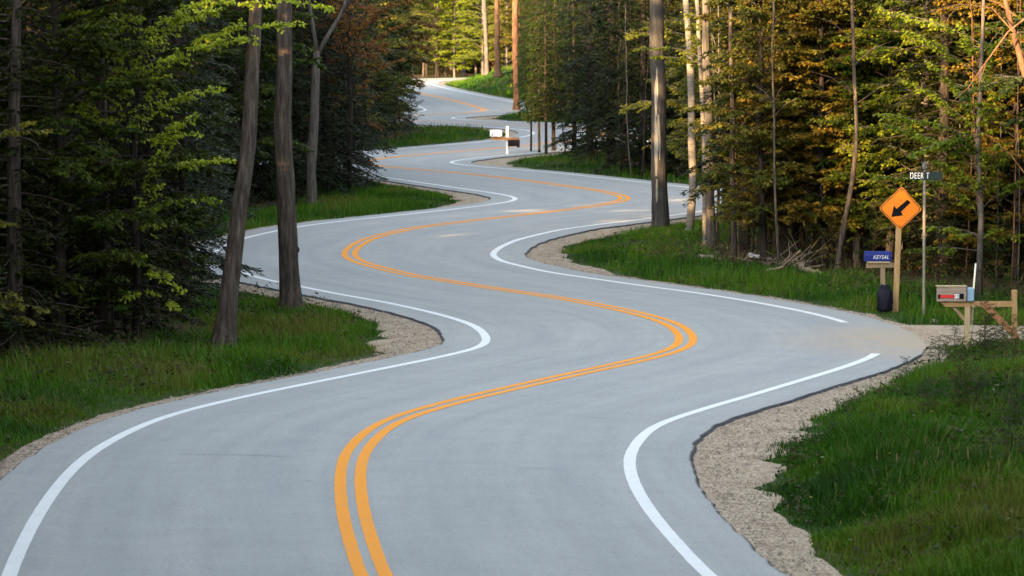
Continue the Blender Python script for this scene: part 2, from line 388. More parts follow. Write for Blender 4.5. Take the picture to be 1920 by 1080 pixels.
def strip_mesh(name, V, U, i0=0, i1=None):
    V = V[i0:i1]; U = U[i0:i1]; n, m = V.shape[:2]
    idx = np.arange(n * m).reshape(n, m)
    q = np.stack([idx[:-1, :-1], idx[:-1, 1:], idx[1:, 1:], idx[1:, :-1]], -1).reshape(-1, 4)
    return mesh_np(name, V.reshape(-1, 3), q, 4, True, uv=U.reshape(-1, 2))
ZR = .05
def hump(x): return ZR + 0 * x
rag = .05 * (vnoise(ARC * 1.7, ARC * 0, 3) - .5) + .03 * (vnoise(ARC * 6, ARC * 0, 4) - .5)
rag2 = .05 * (vnoise(ARC * 1.6, ARC * 0, 5) - .5) + .03 * (vnoise(ARC * 6, ARC * 0, 6) - .5)
EL, ER = PL + rag, PR + rag2
offs = [-EL] + [-EL * k for k in (.8, .6, .4, .2)] + [0 * EL] + [ER * k for k in (.2, .4, .6, .8)] + [ER]
V, U = strip(offs, [ZR] * len(offs))
road = obj('road', strip_mesh('road', V, U), MATS['asphalt']); tag(road, kind='structure')
def line(name, off, w, mat, i0=0, i1=None):
    j = .006 * (vnoise(ARC * 5, ARC * 0 + off.mean(), 8) - .5)
    V, U = strip([off - w / 2 + j, off, off + w / 2 - j], [ZR + .004] * 3)
    return obj(name, strip_mesh(name, V, U, i0, i1), MATS[mat], road)
def idx_at(px, py): return int((((at(px, py, .05)[:2]) - C) ** 2).sum(1).argmin())
line('white_edge_line', -WL, .145, 'white_paint')
line('white_edge_line', WR, .145, 'white_paint', 0, idx_at(1640, 661))
line('white_edge_line', WR, .145, 'white_paint', idx_at(1563, 604), None)
line('yellow_line', np.full(NC, -.115), .135, 'yellow_paint'); line('yellow_line', np.full(NC, .115), .135, 'yellow_paint')
# broken tar edge, open where the drive joins
DI0, DI1 = idx_at(1655, 660), idx_at(1600, 608)
for sgn, E_, nm in ((-1, EL, 5), (1, ER, 9)):
    w = .05 + .05 * vnoise(ARC * 1.1, ARC * 0 + nm, nm) + .06 * (gsm(insL, 8) if sgn < 0 else gsm(insR, 8)) * vnoise(ARC * .5, ARC * 0, nm + 1)
    V, U = strip([sgn * (E_ - .012), sgn * (E_ + .02), sgn * (E_ + w)][::sgn], [ZR + .003, ZR - .012, -.03][::sgn])
    for i0, i1 in (((0, None),) if sgn < 0 else ((0, DI0), (DI1, None))):
        obj('tarmac_edge', strip_mesh('tarmac_edge', V, U, i0, i1), MATS['tar_edge'], road)
# fine cracks across the lanes
for (xa, ya, xb, yb) in [(318,851,570,854),(730,719,850,722),(960,875,1040,878),(1085,781,1165,785),(930,608,978,606),(938,661,980,658),(925,432,992,436),(1500,600,1580,612),(560,900,600,903)]:
    a, b = at(xa, ya, ZR)[:2], at(xb, yb, ZR)[:2]; m = 24; t = np.linspace(0, 1, m)
    q = a[None] * (1 - t[:, None]) + b[None] * t[:, None]; dn = np.array((-(b - a)[1], (b - a)[0])); dn /= np.linalg.norm(dn)
    q = q + dn * (np.cumsum(rng.normal(0, .025, m)))[:, None]; w = .010 * np.sin(np.pi * np.clip(t, .03, .97)) * (0.6 + .8 * rng.random(m)) + .004
    V = np.stack([np.c_[q - dn * w[:, None], np.full(m, ZR + .003)], np.c_[q + dn * w[:, None], np.full(m, ZR + .003)]], 1)
    if (np.cross(np.r_[b - a, 0], np.r_[dn, 0])[2]) < 0: V = V[:, ::-1]
    i = np.arange(m * 2).reshape(m, 2); qf = np.stack([i[:-1, 0], i[1:, 0], i[1:, 1], i[:-1, 1]], -1)
    obj('crack', mesh_np('crack', V.reshape(-1, 3), qf, 4), MATS['crack'], road)

# distance to the road, for everything that grows
CK = C[::3]; PLk, PRk, GLk, GRk, NRk = PL[::3], PR[::3], GL[::3], GR[::3], NR[::3]
def road_dist(x, y):
    """signed side, metres beyond the tarmac, local gravel width"""
    x = np.asarray(x, float).ravel(); y = np.asarray(y, float).ravel()
    side = np.empty(len(x)); de = np.empty(len(x)); gw = np.empty(len(x))
    order = np.argsort(y); ky = CK[:, 1]
    for i in range(0, len(x), 1500):
        ii = order[i:i + 1500]; a = np.c_[x[ii], y[ii]]
        k0 = np.flatnonzero((ky > a[0, 1] - 14) & (ky < a[-1, 1] + 14))
        if len(k0) == 0: k0 = np.array([0, len(CK) - 1])
        cc = CK[k0]; d2 = ((a[:, None] - cc[None]) ** 2).sum(-1); k = d2.argmin(1); d = np.sqrt(d2[np.arange(len(a)), k]); k = k0[k]
        s = np.sign(((a - CK[k]) * NRk[k]).sum(1)); side[ii] = s
        de[ii] = d - np.where(s > 0, PRk[k], PLk[k]); gw[ii] = np.where(s > 0, GRk[k], GLk[k])
    return side, de, gw
def hill(y): return 3.7 * (1 - sstep(-6, 36, np.asarray(y, float)))   # the rise the photographer stands on
DRV = (at(1722, 628)[1], )                                            # the gravel drive on the outside of the second bend
def in_drive(x, y):
    x = np.asarray(x, float); y = np.asarray(y, float)
    return sstep(5.4, 6.2, x) * (1 - sstep(1.5, 2.1, np.abs(y - (71.6 + .10 * (x - 6)) + .35 * (vnoise(x * .8, y * 0, 12) - .5))))
def ground_z(x, y, de):
    x = np.asarray(x, float); y = np.asarray(y, float)
    n = .16 * (vnoise(x * .45, y * .45, 21) - .5) + .05 * (vnoise(x * 1.9, y * 1.9, 22) - .5)
    t = sstep(.25, 2.2, de)
    z = -.045 + t * (.055 + n)
    z = z + .22 * sstep(1.2, 3.2, de) * sstep(0, 2, x) * (1 - sstep(64, 68.5, y)) * sstep(30, 40, y)        # bank beside the first bend
    z = z + 1.35 * sstep(.4, 5.0, de) * np.exp(-((x - 1.5) / 6.5) ** 2 - ((y - 326) / 30) ** 2)               # grassy bank by the last bend
    z = z + .25 * sstep(.6, 3, de) * np.exp(-((x - 0.5) / 5) ** 2 - ((y - 230) / 9) ** 2)
    z = z * (1 - in_drive(x, y)) + in_drive(x, y) * np.where(x > 6.4, 0.0, -.045)
    return z + hill(y)
for o in [road] + list(road.children):                               # lift the near end onto the rise
    co = np.zeros(len(o.data.vertices) * 3, np.float32); o.data.vertices.foreach_get('co', co); co = co.reshape(-1, 3)
    co[:, 2] += hill(co[:, 1]); o.data.vertices.foreach_set('co', co.ravel()); o.data.update()

# ground sheet
gx = np.unique(np.r_[np.linspace(-900, -80, 14), np.arange(-80, -14, 3.), np.arange(-14, 16, .33), np.arange(16, 80, 3.), np.linspace(80, 900, 14)])
gy = np.unique(np.r_[np.linspace(-600, -30, 10), np.arange(-30, 38, 1.5), np.arange(38, 130, .4), np.arange(130, 360, .9), np.arange(360, 520, 4.), np.linspace(520, 2500, 16)])
GX, GY = np.meshgrid(gx, gy); sd, de, gw = road_dist(GX, GY)
GZ = ground_z(GX.ravel(), GY.ravel(), de)
verge = 3.4 + 1.6 * (vnoise(GX.ravel() * .3, GY.ravel() * .3, 31) - .5) + np.where((sd > 0) & (GY.ravel() < 70), 4, 0) + np.where(GY.ravel() > 205, 2, 0)
gm = 1 - sstep(-.5, .9, de - verge)
i = np.arange(GX.size).reshape(GX.shape); q = np.stack([i[:-1, :-1], i[:-1, 1:], i[1:, 1:], i[1:, :-1]], -1).reshape(-1, 4)
ground = obj('ground', mesh_np('ground', np.c_[GX.ravel(), GY.ravel(), GZ], q, 4, True, col=gm), MATS['ground']); tag(ground, kind='structure')

# gravel shoulders: their outer rim dips under the uneven ground
for sgn, E_, G_, sd_ in ((-1, EL, GL, 41), (1, ER, GR, 42)):
    G2 = G_ * (1 + .55 * (vnoise(ARC * .9, ARC * 0, sd_) - .5)) + .12 * (vnoise(ARC * 3.2, ARC * 0, sd_ + 5) - .5)
    V, U = strip([sgn * (E_ - .04), sgn * (E_ + .3 * G2), sgn * (E_ + .7 * G2), sgn * (E_ + G2), sgn * (E_ + G2 + .25)][::sgn], [.018, .022, .020, .012, -.16][::sgn])
    V[..., 2] += hill(V[..., 1]) + .012 * (vnoise(V[..., 0] * 3, V[..., 1] * 3, 44) - .5)
    for i0, i1 in (((0, None),) if sgn < 0 else ((0, DI0 + 4), (DI1 - 4, None))):
        o = obj('gravel_shoulder', strip_mesh('gravel_shoulder', V, U, i0, i1), MATS['gravel']); tag(o, kind='structure')
xs = np.arange(6.0, 40, .3); ys = np.linspace(-2.3, 2.3, 14); DXg, DYg = np.meshgrid(xs, ys)
dy = 71.6 + .10 * (DXg - 6) + DYg
dz = .026 + .008 * (1 - sstep(6.8, 9, DXg)) - .10 * sstep(1.5, 2.3, np.abs(DYg) + .35 * (vnoise(DXg * .9, DYg, 47) - .5)) + .012 * vnoise(DXg * 2, dy * 2, 48)
i = np.arange(DXg.size).reshape(DXg.shape); q = np.stack([i[:-1, :-1], i[:-1, 1:], i[1:, 1:], i[1:, :-1]], -1).reshape(-1, 4)
drv = obj('driveway', mesh_np('driveway', np.c_[DXg.ravel(), dy.ravel(), dz.ravel()], q, 4, True), MATS['gravel']); tag(drv, kind='structure')
#@@PEBBLES
def scatter(n, x0, x1, y0, y1): return rng.uniform(x0, x1, n), rng.uniform(y0, y1, n)
def pebbles():
    k = rng.integers(0, NC, 90000); k = k[(C[k, 1] > 40) & (C[k, 1] < 135)]
    s = rng.choice([-1, 1], len(k)); E_ = np.where(s < 0, EL[k], ER[k]); G_ = np.where(s < 0, GL[k], GR[k])
    o = E_ + .05 + (G_ * .85) * rng.random(len(k)) ** 1.2; P = C[k] + NR[k] * (s * o)[:, None] + rng.normal(0, .05, (len(k), 2))
    keep = rng.random(len(k)) < np.clip(70 / P[:, 1], 0, 1) ** 2
    P = P[keep]; n = len(P); r = rng.uniform(.006, .016, n) * (1 + (rng.random(n) < .06) * 1.4)
    base = np.array([(1, 0, 0), (0, 1, 0), (-1, 0, 0), (0, -1, 0), (0, 0, .75), (0, 0, -.4)])
    V = base[None] * r[:, None, None] * rng.uniform(.7, 1.3, (n, 6, 1)); a = rng.uniform(0, 6.3, n)
    x = V[..., 0] * np.cos(a)[:, None] - V[..., 1] * np.sin(a)[:, None]; y = V[..., 0] * np.sin(a)[:, None] + V[..., 1] * np.cos(a)[:, None]
    V = np.stack([x + P[:, 0:1], y + P[:, 1:2], V[..., 2] + .024 + hill(P[:, 1])[:, None]], -1)
    f = np.array([(0, 1, 4), (1, 2, 4), (2, 3, 4), (3, 0, 4)]); Fq = (np.arange(n)[:, None, None] * 6 + f[None]).reshape(-1, 3)
    o = obj('pebbles', mesh_np('pebbles', V, Fq, 3), MATS['stone']); tag(o, 'loose pale stones strewn along the gravel shoulders', 'pebbles', kind='stuff')
pebbles()

# ------------------------------------------------------------------ grass on the verges
def grass():
    Vs, Ts, Fs, n0 = [], [], [], 0
    patches = [  # n, x0, x1, y0, y1, height, width, segments
        (200000, 1.2, 7.6, 39, 68, .30, .008, 2), (60000, 4.5, 13, 38, 69, .30, .012, 1), (150000, -10, -1.5, 46, 84, .26, .008, 2),
        (90000, -9, -1, 84, 135, .24, .014, 1), (120000, .3, 11.5, 68, 118, .24, .012, 1),
        (60000, -10, 8, 118, 180, .24, .02, 1), (70000, -14, 12, 180, 262, .26, .03, 1), (45000, -16, 16, 262, 360, .32, .05, 1)]
    for (n, x0, x1, y0, y1, hh, ww, seg) in patches:
        x, y = scatter(n, x0, x1, y0, y1); px, py, dep = px_of(np.c_[x, y, 0 * x])
        k = ((px > -60) & (px < 1980) & (py < 1140)) if seg == 2 else ((px > -500) & (px < 2900)); x, y = x[k], y[k]
        s, de, gw = road_dist(x, y)
        rim = gw + .34 * (vnoise(x * 2.2, y * 1.6, 51) - .5) + .22 * (vnoise(x * 6, y * 4, 57) - .5) + .05
        verge = 4.2 + 1.6 * (vnoise(x * .3, y * .3, 31) - .5) + np.where((s > 0) & (y < 70), 5, 0) + np.where(y > 205, 3, 0)
        pr = sstep(-.30, .32, de - rim) * (1 - sstep(-.8, 1.0, de - verge)) * (1 - in_drive(x, y))
        clump = vnoise(x * 1.3, y * 1.3, 52); pr = pr * (.35 + .65 * sstep(.25, .6, clump + .25 * sstep(.2, 1.5, de)))
        stray = (de > .1) & (rng.random(len(x)) < .03 * sstep(.25, .95, de / (gw + .01)) * sstep(.45, .7, vnoise(x * 3, y * 2, 58)) * 3)
        k = (rng.random(len(x)) < pr) | (stray & (in_drive(x, y) < .2)); x, y, de, gw, clump = x[k], y[k], de[k], gw[k], clump[k]; m = len(x)
        z = ground_z(x, y, de) - .015
        tall = vnoise(x * .7, y * .7, 53)
        h = hh * (.35 + .8 * rng.random(m)) * (.25 + 1.25 * tall) * (.6 + .8 * vnoise(x * 2.6, y * 2.2, 59)) * (.35 + .65 * sstep(0, 1.0, de - gw))
        a = rng.uniform(0, 2 * np.pi, m); lean = h * rng.uniform(.1, .75, m)
        wx, wy = np.cos(a + 1.57) * ww * rng.uniform(.6, 1.4, m), np.sin(a + 1.57) * ww * rng.uniform(.6, 1.4, m)
        # blades show their flat side mostly
        wx = np.where(np.abs(wx) < ww * .4, np.sign(wx + 1e-6) * ww * .5, wx)
        lx, ly = np.cos(a) * lean, np.sin(a) * lean
        B1 = np.stack([x - wx, y - wy, z], -1); B2 = np.stack([x + wx, y + wy, z], -1)
        tp = np.stack([x + lx, y + ly, z + h * .93], -1)
        t = np.clip(.30 * rng.random(m) + .95 * (vnoise(x * .6, y * .42, 54) - .2) + .22 * vnoise(x * 3, y * 3, 55), 0, .92)
        dry = rng.random(m) < .03 + .16 * sstep(.6, .85, vnoise(x * .8, y * .5, 56)); t = np.where(dry, rng.uniform(.88, 1, m), t); h = np.where(dry & (rng.random(m) < .15), h * 1.7, h)
        if seg == 2:
            M1 = np.stack([x - wx * .8 + lx * .35, y - wy * .8 + ly * .35, z + h * .55], -1); M2 = np.stack([x + wx * .8 + lx * .35, y + wy * .8 + ly * .35, z + h * .55], -1)
            V = np.stack([B1, B2, M2, M1, tp], 1); f = np.array([(0, 1, 2), (0, 2, 3), (3, 2, 4)]); kk = 5
        else:
            V = np.stack([B1, B2, tp], 1); f = np.array([(0, 1, 2)]); kk = 3
        Vs.append(V.reshape(-1, 3)); Ts.append(np.repeat(t, kk)); Fs.append((np.arange(m)[:, None, None] * kk + f[None] + n0).reshape(-1, 3)); n0 += m * kk
    o = obj('grass', mesh_np('grass', np.vstack(Vs), np.vstack(Fs), 3, col=np.concatenate(Ts)), MATS['grass'])
    tag(o, 'short green grass growing on the road verges', 'grass', kind='stuff')
grass()

# ------------------------------------------------------------------ roadside things
class Spot:
    """a thing's foot on the ground and points beside it, read at that thing's distance"""
    def __init__(s, px, py, dz=0.0):
        s.b = at(px, py, dz); s.D = s.b[1]; s.m = s.D / F
    def __call__(s, px, py, dy=0.0):
        p = pt(px, py, s.D + dy); return p - s.b
def text_mesh(name, body, size):
    cu = bpy.data.curves.new(name, 'FONT'); cu.body = body; cu.size = size; cu.align_x = 'CENTER'; cu.align_y = 'CENTER'; cu.extrude = .0012; cu.space_character = 1.12
    o = bpy.data.objects.new(name, cu); COL.objects.link(o)
    dg = bpy.context.evaluated_depsgraph_get(); me = bpy.data.meshes.new_from_object(o.evaluated_get(dg)); me.name = name
    bpy.data.objects.remove(o); bpy.data.curves.remove(cu)
    for v in me.vertices: x, y, z = v.co; v.co = (x, -z, y)          # stands upright, faces the camera
    me.materials.clear(); me.update(); return me
def scaled(me, sx, sz, shear=0.0):
    for v in me.vertices: v.co = (v.co.x * sx + v.co.z * shear, v.co.y, v.co.z * sz)
    me.update(); return me

# orange warning sign on a wooden post
S = Spot(1679, 582); t = empty('warning_sign', S.b)
tag(t, 'orange diamond warning sign with black arrow on a pale wooden post', 'sign')
m = MB(); m.beam(S(1678.6, 590), S(1686.4, 392), .100, .09, bev=.006); m.build('post', MATS['wood_new'], t)
c4 = np.array([S(1690.5, 349.0), S(1728.8, 392.6), S(1686.5, 431.2), S(1646.8, 389.8)]); cen = c4.mean(0)
def rounded(sc_, r=.055, n=4):
    out = []
    P = [cen + (c - cen) * sc_ for c in c4]
    for i in range(4):
        p, a, b = P[i], P[i - 1], P[(i + 1) % 4]; ua = (a - p) / np.linalg.norm(a - p); ub = (b - p) / np.linalg.norm(b - p)
        for k in range(n + 1):
            q = k / n; out.append(p + ua * r * (1 - q) ** 2 + ub * r * q ** 2)
    return [(q[0], q[2]) for q in out]
yf = -.052
m = MB(); m.prism(rounded(1.0), yf - .004, yf); m.build('panel', MATS['sign_orange'], t)
def ring(oa, ob, y):
    A, B = rounded(oa), rounded(ob); n = len(A); V = [(x, y, z) for x, z in A] + [(x, y, z) for x, z in B]
    mm = MB(); mm.add(V, [(k, (k + 1) % n, n + (k + 1) % n, n + k) for k in range(n)]); return mm
ring(.955, .905, yf - .0065).build('border', MATS['sign_dark_border'], t)
ar = [(1701.0,374.0),(1706.9,379.6),(1689.0,396.6),(1692.0,403.6),(1670.8,406.6),(1675.6,385.6),(1681.0,391.2)]
m = MB(); m.prism([(S(*p)[0], S(*p)[2]) for p in ar], yf - .0075, yf - .0045); m.build('arrow', MATS['sign_black'], t)
for (bx, by) in ((1686, 422), (1690, 358)):
    q = S(bx, by); m = MB(); m.tube([(q[0], yf - .012, q[2]), (q[0], yf - .004, q[2])], .011, 8); m.build('bolt', MATS['sign_dark_border'], t)

# street name sign
S = Spot(1732, 596); t = empty('street_sign', S.b)
tag(t, 'slim grey pole with dark green street name blades among the leaves', 'street sign')
m = MB(); m.tube([S(1732, 602), S(1732.6, 450), S(1733.5, 302)], .027, 10); m.build('pole', MATS['galvanised'], t)
q = S(1738, 329.5); bl = MB(); bl.box((q[0], -.040, q[2]), (.55, .006, .14), bev=.002); b1 = bl.build('blade', MATS['sign_green'], t)
tm = scaled(text_mesh('lettering', 'DEER T', .150), .66, 1.05); o = obj('lettering', tm, MATS['sign_white'], b1); o.location = (q[0] - .135, -.0455, q[2] - .004)
q = S(1733, 311); bl = MB(); bl.box((0, 0, 0), (.62, .006, .17), bev=.002); b2 = bl.build('blade', MATS['sign_green'], t, (q[0], 0, q[2]), math.radians(76))
tm = scaled(text_mesh('lettering', 'HWY 42', .165), .8, 1.0); o = obj('lettering', tm, MATS['sign_white'], b2); o.location = (0, -.0055, -.004)
tm2 = tm.copy(); o = obj('lettering', tm2, MATS['sign_white'], b2, (0, .0055, -.004), math.pi)

def arch_box(m, c, L, Wd, Hh, n=10):
    """round-topped mailbox shell, its length along x"""
    r = Wd / 2; pr = [(-r, 0), (r, 0)] + [(r * math.cos(a), Hh - r + r * math.sin(a)) for a in np.linspace(0, math.pi, n)]
    k = len(pr); V = [(c[0] - L / 2, c[1] + y, c[2] + z) for y, z in pr] + [(c[0] + L / 2, c[1] + y, c[2] + z) for y, z in pr]
    m.add(V, [tuple(range(k)), tuple(range(2 * k - 1, k - 1, -1))] + [(i, i + k, (i + 1) % k + k, (i + 1) % k) for i in range(k)])

# blue mailbox on its T-shaped stand
S = Spot(1655, 577); t = empty('mailbox_stand', S.b); tag(t, 'weathered wooden T-shaped stand under the blue mailbox', 'stand')
m = MB(); m.beam(S(1656, 584), S(1655, 500), .085, .085); m.build('post', MATS['wood_old'], t)
m = MB(); m.beam(S(1624, 498), S(1678, 497), .09, .085, bev=.005); m.build('crossbeam', MATS['wood_old'], t)
q0, q1 = S(1625, 491.5), S(1668.5, 491.5); m = MB(); m.box((q0 + q1) / 2, (q1[0] - q0[0], .17, .032), bev=.004); m.build('shelf_board', MATS['wood_pale'], t)
q = S(1646, 489.6); mb = empty('blue_mailbox', S.b + q); tag(mb, 'bright blue round-topped mailbox with white handwritten lettering', 'mailbox')
m = MB(); arch_box(m, (0, 0, 0), .49, .17, .185); m.build('shell', MATS['mailbox_blue'], mb)
m = MB(); arch_box(m, (-.247, 0, -.002), .012, .178, .190); m.build('door', MATS['mailbox_blue'], mb)
tm = scaled(text_mesh('lettering', 'KEYSAL', .098), .80, 1.0, .22); obj('lettering', tm, MATS['sign_white'], mb, (.055, -.089, .075))

# dark sack at its foot, unidentified, its form a guess
q = at(1658.5, 584); m = MB()
def jf(tt, z): return 1 + .10 * math.sin(3 * tt + 9 * z) + .07 * math.sin(7 * tt - 14 * z) + .05 * math.sin(2 * tt + 22 * z)
m.lathe([(.12, 0), (.15, .05), (.16, .16), (.158, .27), (.150, .345), (.13, .39), (.108, .42), (.10, .44), (.10, .475), (.075, .50)], n=24, sy=.85, jit=jf)
for s_ in (-1, 1): m.lathe([(.02, 0), (.024, .02), (.008, .045)], (s_ * .06, 0, .47), 8)
sk = m.build('dark_bundle', MATS['bundle_dark'], None, q, smooth=True); sk.scale = (.88, .88, .97); tag(sk, 'dark navy lumpy sack slumped in grass below the blue mailbox', 'bundle')

# timber stand with the board-sided mailbox
S = Spot(1814, 652); t = empty('timber_mailbox_stand', S.b)
tag(t, 'two-post timber mailbox stand with diagonal braces at the driveway mouth', 'stand')
m = MB(); m.beam(S(1812, 660), S(1814, 574), .085, .09); m.build('post', MATS['wood_pale'], t)
m = MB(); m.beam(S(1819.5, 609, .06), S(1821.5, 575, .06), .045, .05); m.build('spacer_block', MATS['wood_pale'], t)
m = MB(); m.beam(S(1902.5, 672), S(1902, 543.5), .085, .09, bev=.01); m.build('post', MATS['wood_new'], t)
zb, zt = S(1800, 575)[2], S(1800, 565)[2]; xl, xr = S(1761.5, 570)[0], S(1898, 570)[0]
m = MB(); m.prism([(xl, zt), (xr, zt), (xr, zb), (xl + .09, zb)], -.05, .05); m.build('beam', MATS['wood_new'], t)
m = MB(); m.beam(S(1842, 567, -.068), S(1908, 634, -.068), .105, .035, bev=.004); m.build('brace', MATS['wood_red'], t)
m = MB(); m.beam(S(1788, 576, .0), S(1811, 602, .0), .05, .05, bev=.004); m.build('brace', MATS['wood_old'], t)
q = S(1783.4, 564.8); mb = empty('wooden_mailbox', S.b + q); tag(mb, 'weathered board-sided mailbox with red flag and white house number', 'mailbox')
Lb, Hb = 55.5 * S.m, 27.5 * S.m
m = MB()
m.box((0, 0, Hb / 2), (Lb - .02, .17, Hb - .02)); m.build('body', MATS['board_grey'], mb)
for k in range(3): m = MB(); m.box((0, -.092, Hb * (.17 + .33 * k)), (Lb, .014, Hb * .315), bev=.003); m.build('plank', MATS['board_grey'], mb)
m = MB(); m.box((0, 0, Hb + .008), (Lb + .02, .215, .018), bev=.004); m.build('lid', MATS['wood_pale'], mb)
m = MB(); m.box((Lb / 2 + .004, 0, Hb / 2), (.016, .20, Hb), bev=.003); m.build('door', MATS['sign_black'], mb)
m = MB(); m.box((-.055, -.108, Hb * .36), (.21, .006, .05), bev=.001); m.box((-.185, -.107, Hb * .36), (.05, .006, .055), bev=.001); m.build('flag', MATS['flag_red'], mb)
m = MB(); m.box((-.205, -.1085, Hb * .36), (.035, .012, .06)); m.build('flag_hinge', MATS['sign_black'], mb)
m = MB(); m.box((.105, -.104, Hb * .37), (.175, .006, .085)); np_ = m.build('number_plate', MATS['sign_black'], mb)
m = MB(); m.box((.075, -.109, Hb * .37), (.085, .004, .07)); m.build('number_card', MATS['sign_white'], np_)
tm = text_mesh('number', '10', .065); obj('number', tm, MATS['sign_black'], np_, (.075, -.1125, Hb * .37))
q = S(1818.8, 564.8, .02); mb = empty('newspaper_box', S.b + q); tag(mb, 'small pale blue-grey newspaper box next to the board-sided mailbox', 'newspaper box')
m = MB(); hh = 25.5 * S.m; m.box((0, 0, hh / 2), (.108, .26, hh), bev=.012); m.build('shell', MATS['mailbox_bluegrey'], mb)
m = MB(); m.box((0, -.134, hh * .5), (.09, .006, hh * .82), bev=.002); m.build('front', MATS['mailbox_bluegrey'], mb)
S2 = Spot(1823, 640); m = MB(); m.tube([S2(1821, 646), S2(1825, 548), S2(1829.5, 494)], [.016, .016, .015], 8)
rd = m.build('marker_rod', MATS['white_rod'], None, S2.b, smooth=True); tag(rd, 'thin off-white marker rod leaning behind the newspaper box', 'rod')

# white and black mailboxes on a white post, farther along
S = Spot(951, 291); t = empty('white_mailbox_post', S.b); tag(t, 'white post with brown shelf carrying mailboxes on the inside of a far bend', 'stand')
m = MB(); m.box(S(951, 264.5), (.095, .095, 56 * S.m), bev=.008); m.build('post', MATS['mailbox_white'], t)
q0, q1 = S(920, 260), S(974, 260); m = MB(); m.box(((q0 + q1) / 2) + np.array((0, -.07, 0)), (q1[0] - q0[0], .05, .10), bev=.004); m.build('shelf', MATS['wood_red'], t)
for k in range(5): q = S(924 + 6.5 * k, 262.5); m = MB(); m.box(q + np.array((0, -.10, 0)), (.045, .02, .075)); m.build('bracket', MATS['wood_pale'] if k in (0, 3, 4) else MATS['wood_old'], t)
q = S(930.3, 256.8); mb = empty('white_mailbox', S.b + q + np.array((0, -.06, 0))); tag(mb, 'white mailbox beside the white post on the far verge', 'mailbox')
m = MB(); m.box((0, 0, .14), (.47, .22, .27), bev=.03); m.build('shell', MATS['mailbox_white'], mb)
m = MB(); m.box((-.14, -.114, .10), (.05, .008, .07)); m.build('latch', MATS['galvanised'], mb)
q = S(963.5, 275); mb = empty('black_newspaper_box', S.b + q + np.array((0, -.11, 0))); tag(mb, 'black newspaper box hung low on the far white post', 'newspaper box')
m = MB(); arch_box(m, (0, 0, .02), .46, .20, .24); m.build('shell', MATS['mailbox_black'], mb)
m = MB(); m.box((.17, -.02, .0), (.10, .18, .05), bev=.01); m.build('flap', MATS['mailbox_black'], mb)

# logs and stones
def log(name, pts, r, mat, label, cat='log'):
    P = np.array(pts); b = P[0].copy(); m = MB(); tt = np.linspace(0, 1, 9)
    path = np.array([[np.interp(q, np.linspace(0, 1, len(P)), P[:, k]) for k in range(3)] for q in tt]) - b
    path[1:-1] += rng.normal(0, r * .25, (7, 3)); m.tube(path, r * np.linspace(1.1, .75, 9), 8)
    return tag(m.build(name, MATS[mat], None, b, smooth=True), label, cat)
log('fallen_log', [at(1404, 478, .22), at(1446, 486, .14)], .05, 'log_pale', 'pale fallen log at the wood edge behind the bend')
log('fallen_branch', [at(1436, 508, .06), at(1470, 500, .16), at(1500, 470, .75)], .022, 'dead_wood', 'dead bare branch slanting up from the brush pile', 'branch')
log('fallen_log', [at(1310, 482, .08), at(1350, 485, .10)], .05, 'dead_wood', 'short brown log lying behind the birch trunks')
log('fallen_log', [at(1500, 500, .08), at(1540, 515, .05)], .07, 'dead_wood', 'stubby broken log right of the brush pile')
for (px, py, r, lb) in ((290, 693, .10, 'half-buried pale stone in the grass of the shaded verge'), (1345, 604 - 128, .09, 'small stone at the foot of the twin grey trunks'), (1752, 604, .08, 'pale stone beside the street sign pole'), (1505, 497, .12, 'pinkish stone beside the brush pile')):
    m = MB(); q = at(px, py); 
    m.lathe([(r * .6, -.05), (r, .0), (r * .9, r * .35), (r * .5, r * .62), (r * .12, r * .68)], n=10, jit=lambda a, z: 1 + .16 * math.sin(2 * a + z * 30) + .1 * math.sin(5 * a))
    tag(m.build('stone', MATS['stone'], None, q, rng.uniform(0, 6), True), lb, 'stone')
#@@TREES
# ------------------------------------------------------------------ trees
leafmat('leaves_fresh', [(0, (.06, .10, .006)), (.45, (.16, .24, .012)), (1, (.36, .42, .03))], .42, .5, .01, .2)
leafmat('leaves_brush', [(0, (.02, .035, .010)), (.4, (.04, .06, .014)), (.7, (.06, .05, .022)), (1, (.14, .10, .065))], .25, .7, 0, 0)
class Leaves:
    def __init__(s): s.a = []
    def add(s, P, D, Nn, L, W, t):
        P = np.asarray(P, float).reshape(-1, 3); n = len(P)
        D = np.broadcast_to(np.asarray(D, float), (n, 3)); Nn = np.broadcast_to(np.asarray(Nn, float), (n, 3))
        s.a.append((P, D, Nn, np.broadcast_to(L, (n,)), np.broadcast_to(W, (n,)), np.broadcast_to(t, (n,))))
    def mesh(s, name, fold=.18):
        P, D, Nn, L, W, t = [np.concatenate([x[i] for x in s.a]) for i in range(6)]
        D = D / (np.linalg.norm(D, axis=1)[:, None] + 1e-9); S_ = np.cross(D, Nn); S_ /= np.linalg.norm(S_, axis=1)[:, None] + 1e-9
        Nn = np.cross(S_, D)
        mid = P + D * (L * .45)[:, None] - Nn * (fold * W)[:, None]
        V = np.stack([P, mid + S_ * (W / 2)[:, None], P + D * L[:, None], mid - S_ * (W / 2)[:, None]], 1)
        f = np.array([(0, 1, 2), (0, 2, 3)]); n = len(P)
        return mesh_np(name, V, (np.arange(n)[:, None, None] * 4 + f[None]), 3, col=np.repeat(t, 4))
def unit(v): v = np.asarray(v, float); return v / (np.linalg.norm(v, axis=-1, keepdims=True) + 1e-9)
UP = np.array((0, 0, 1.0))
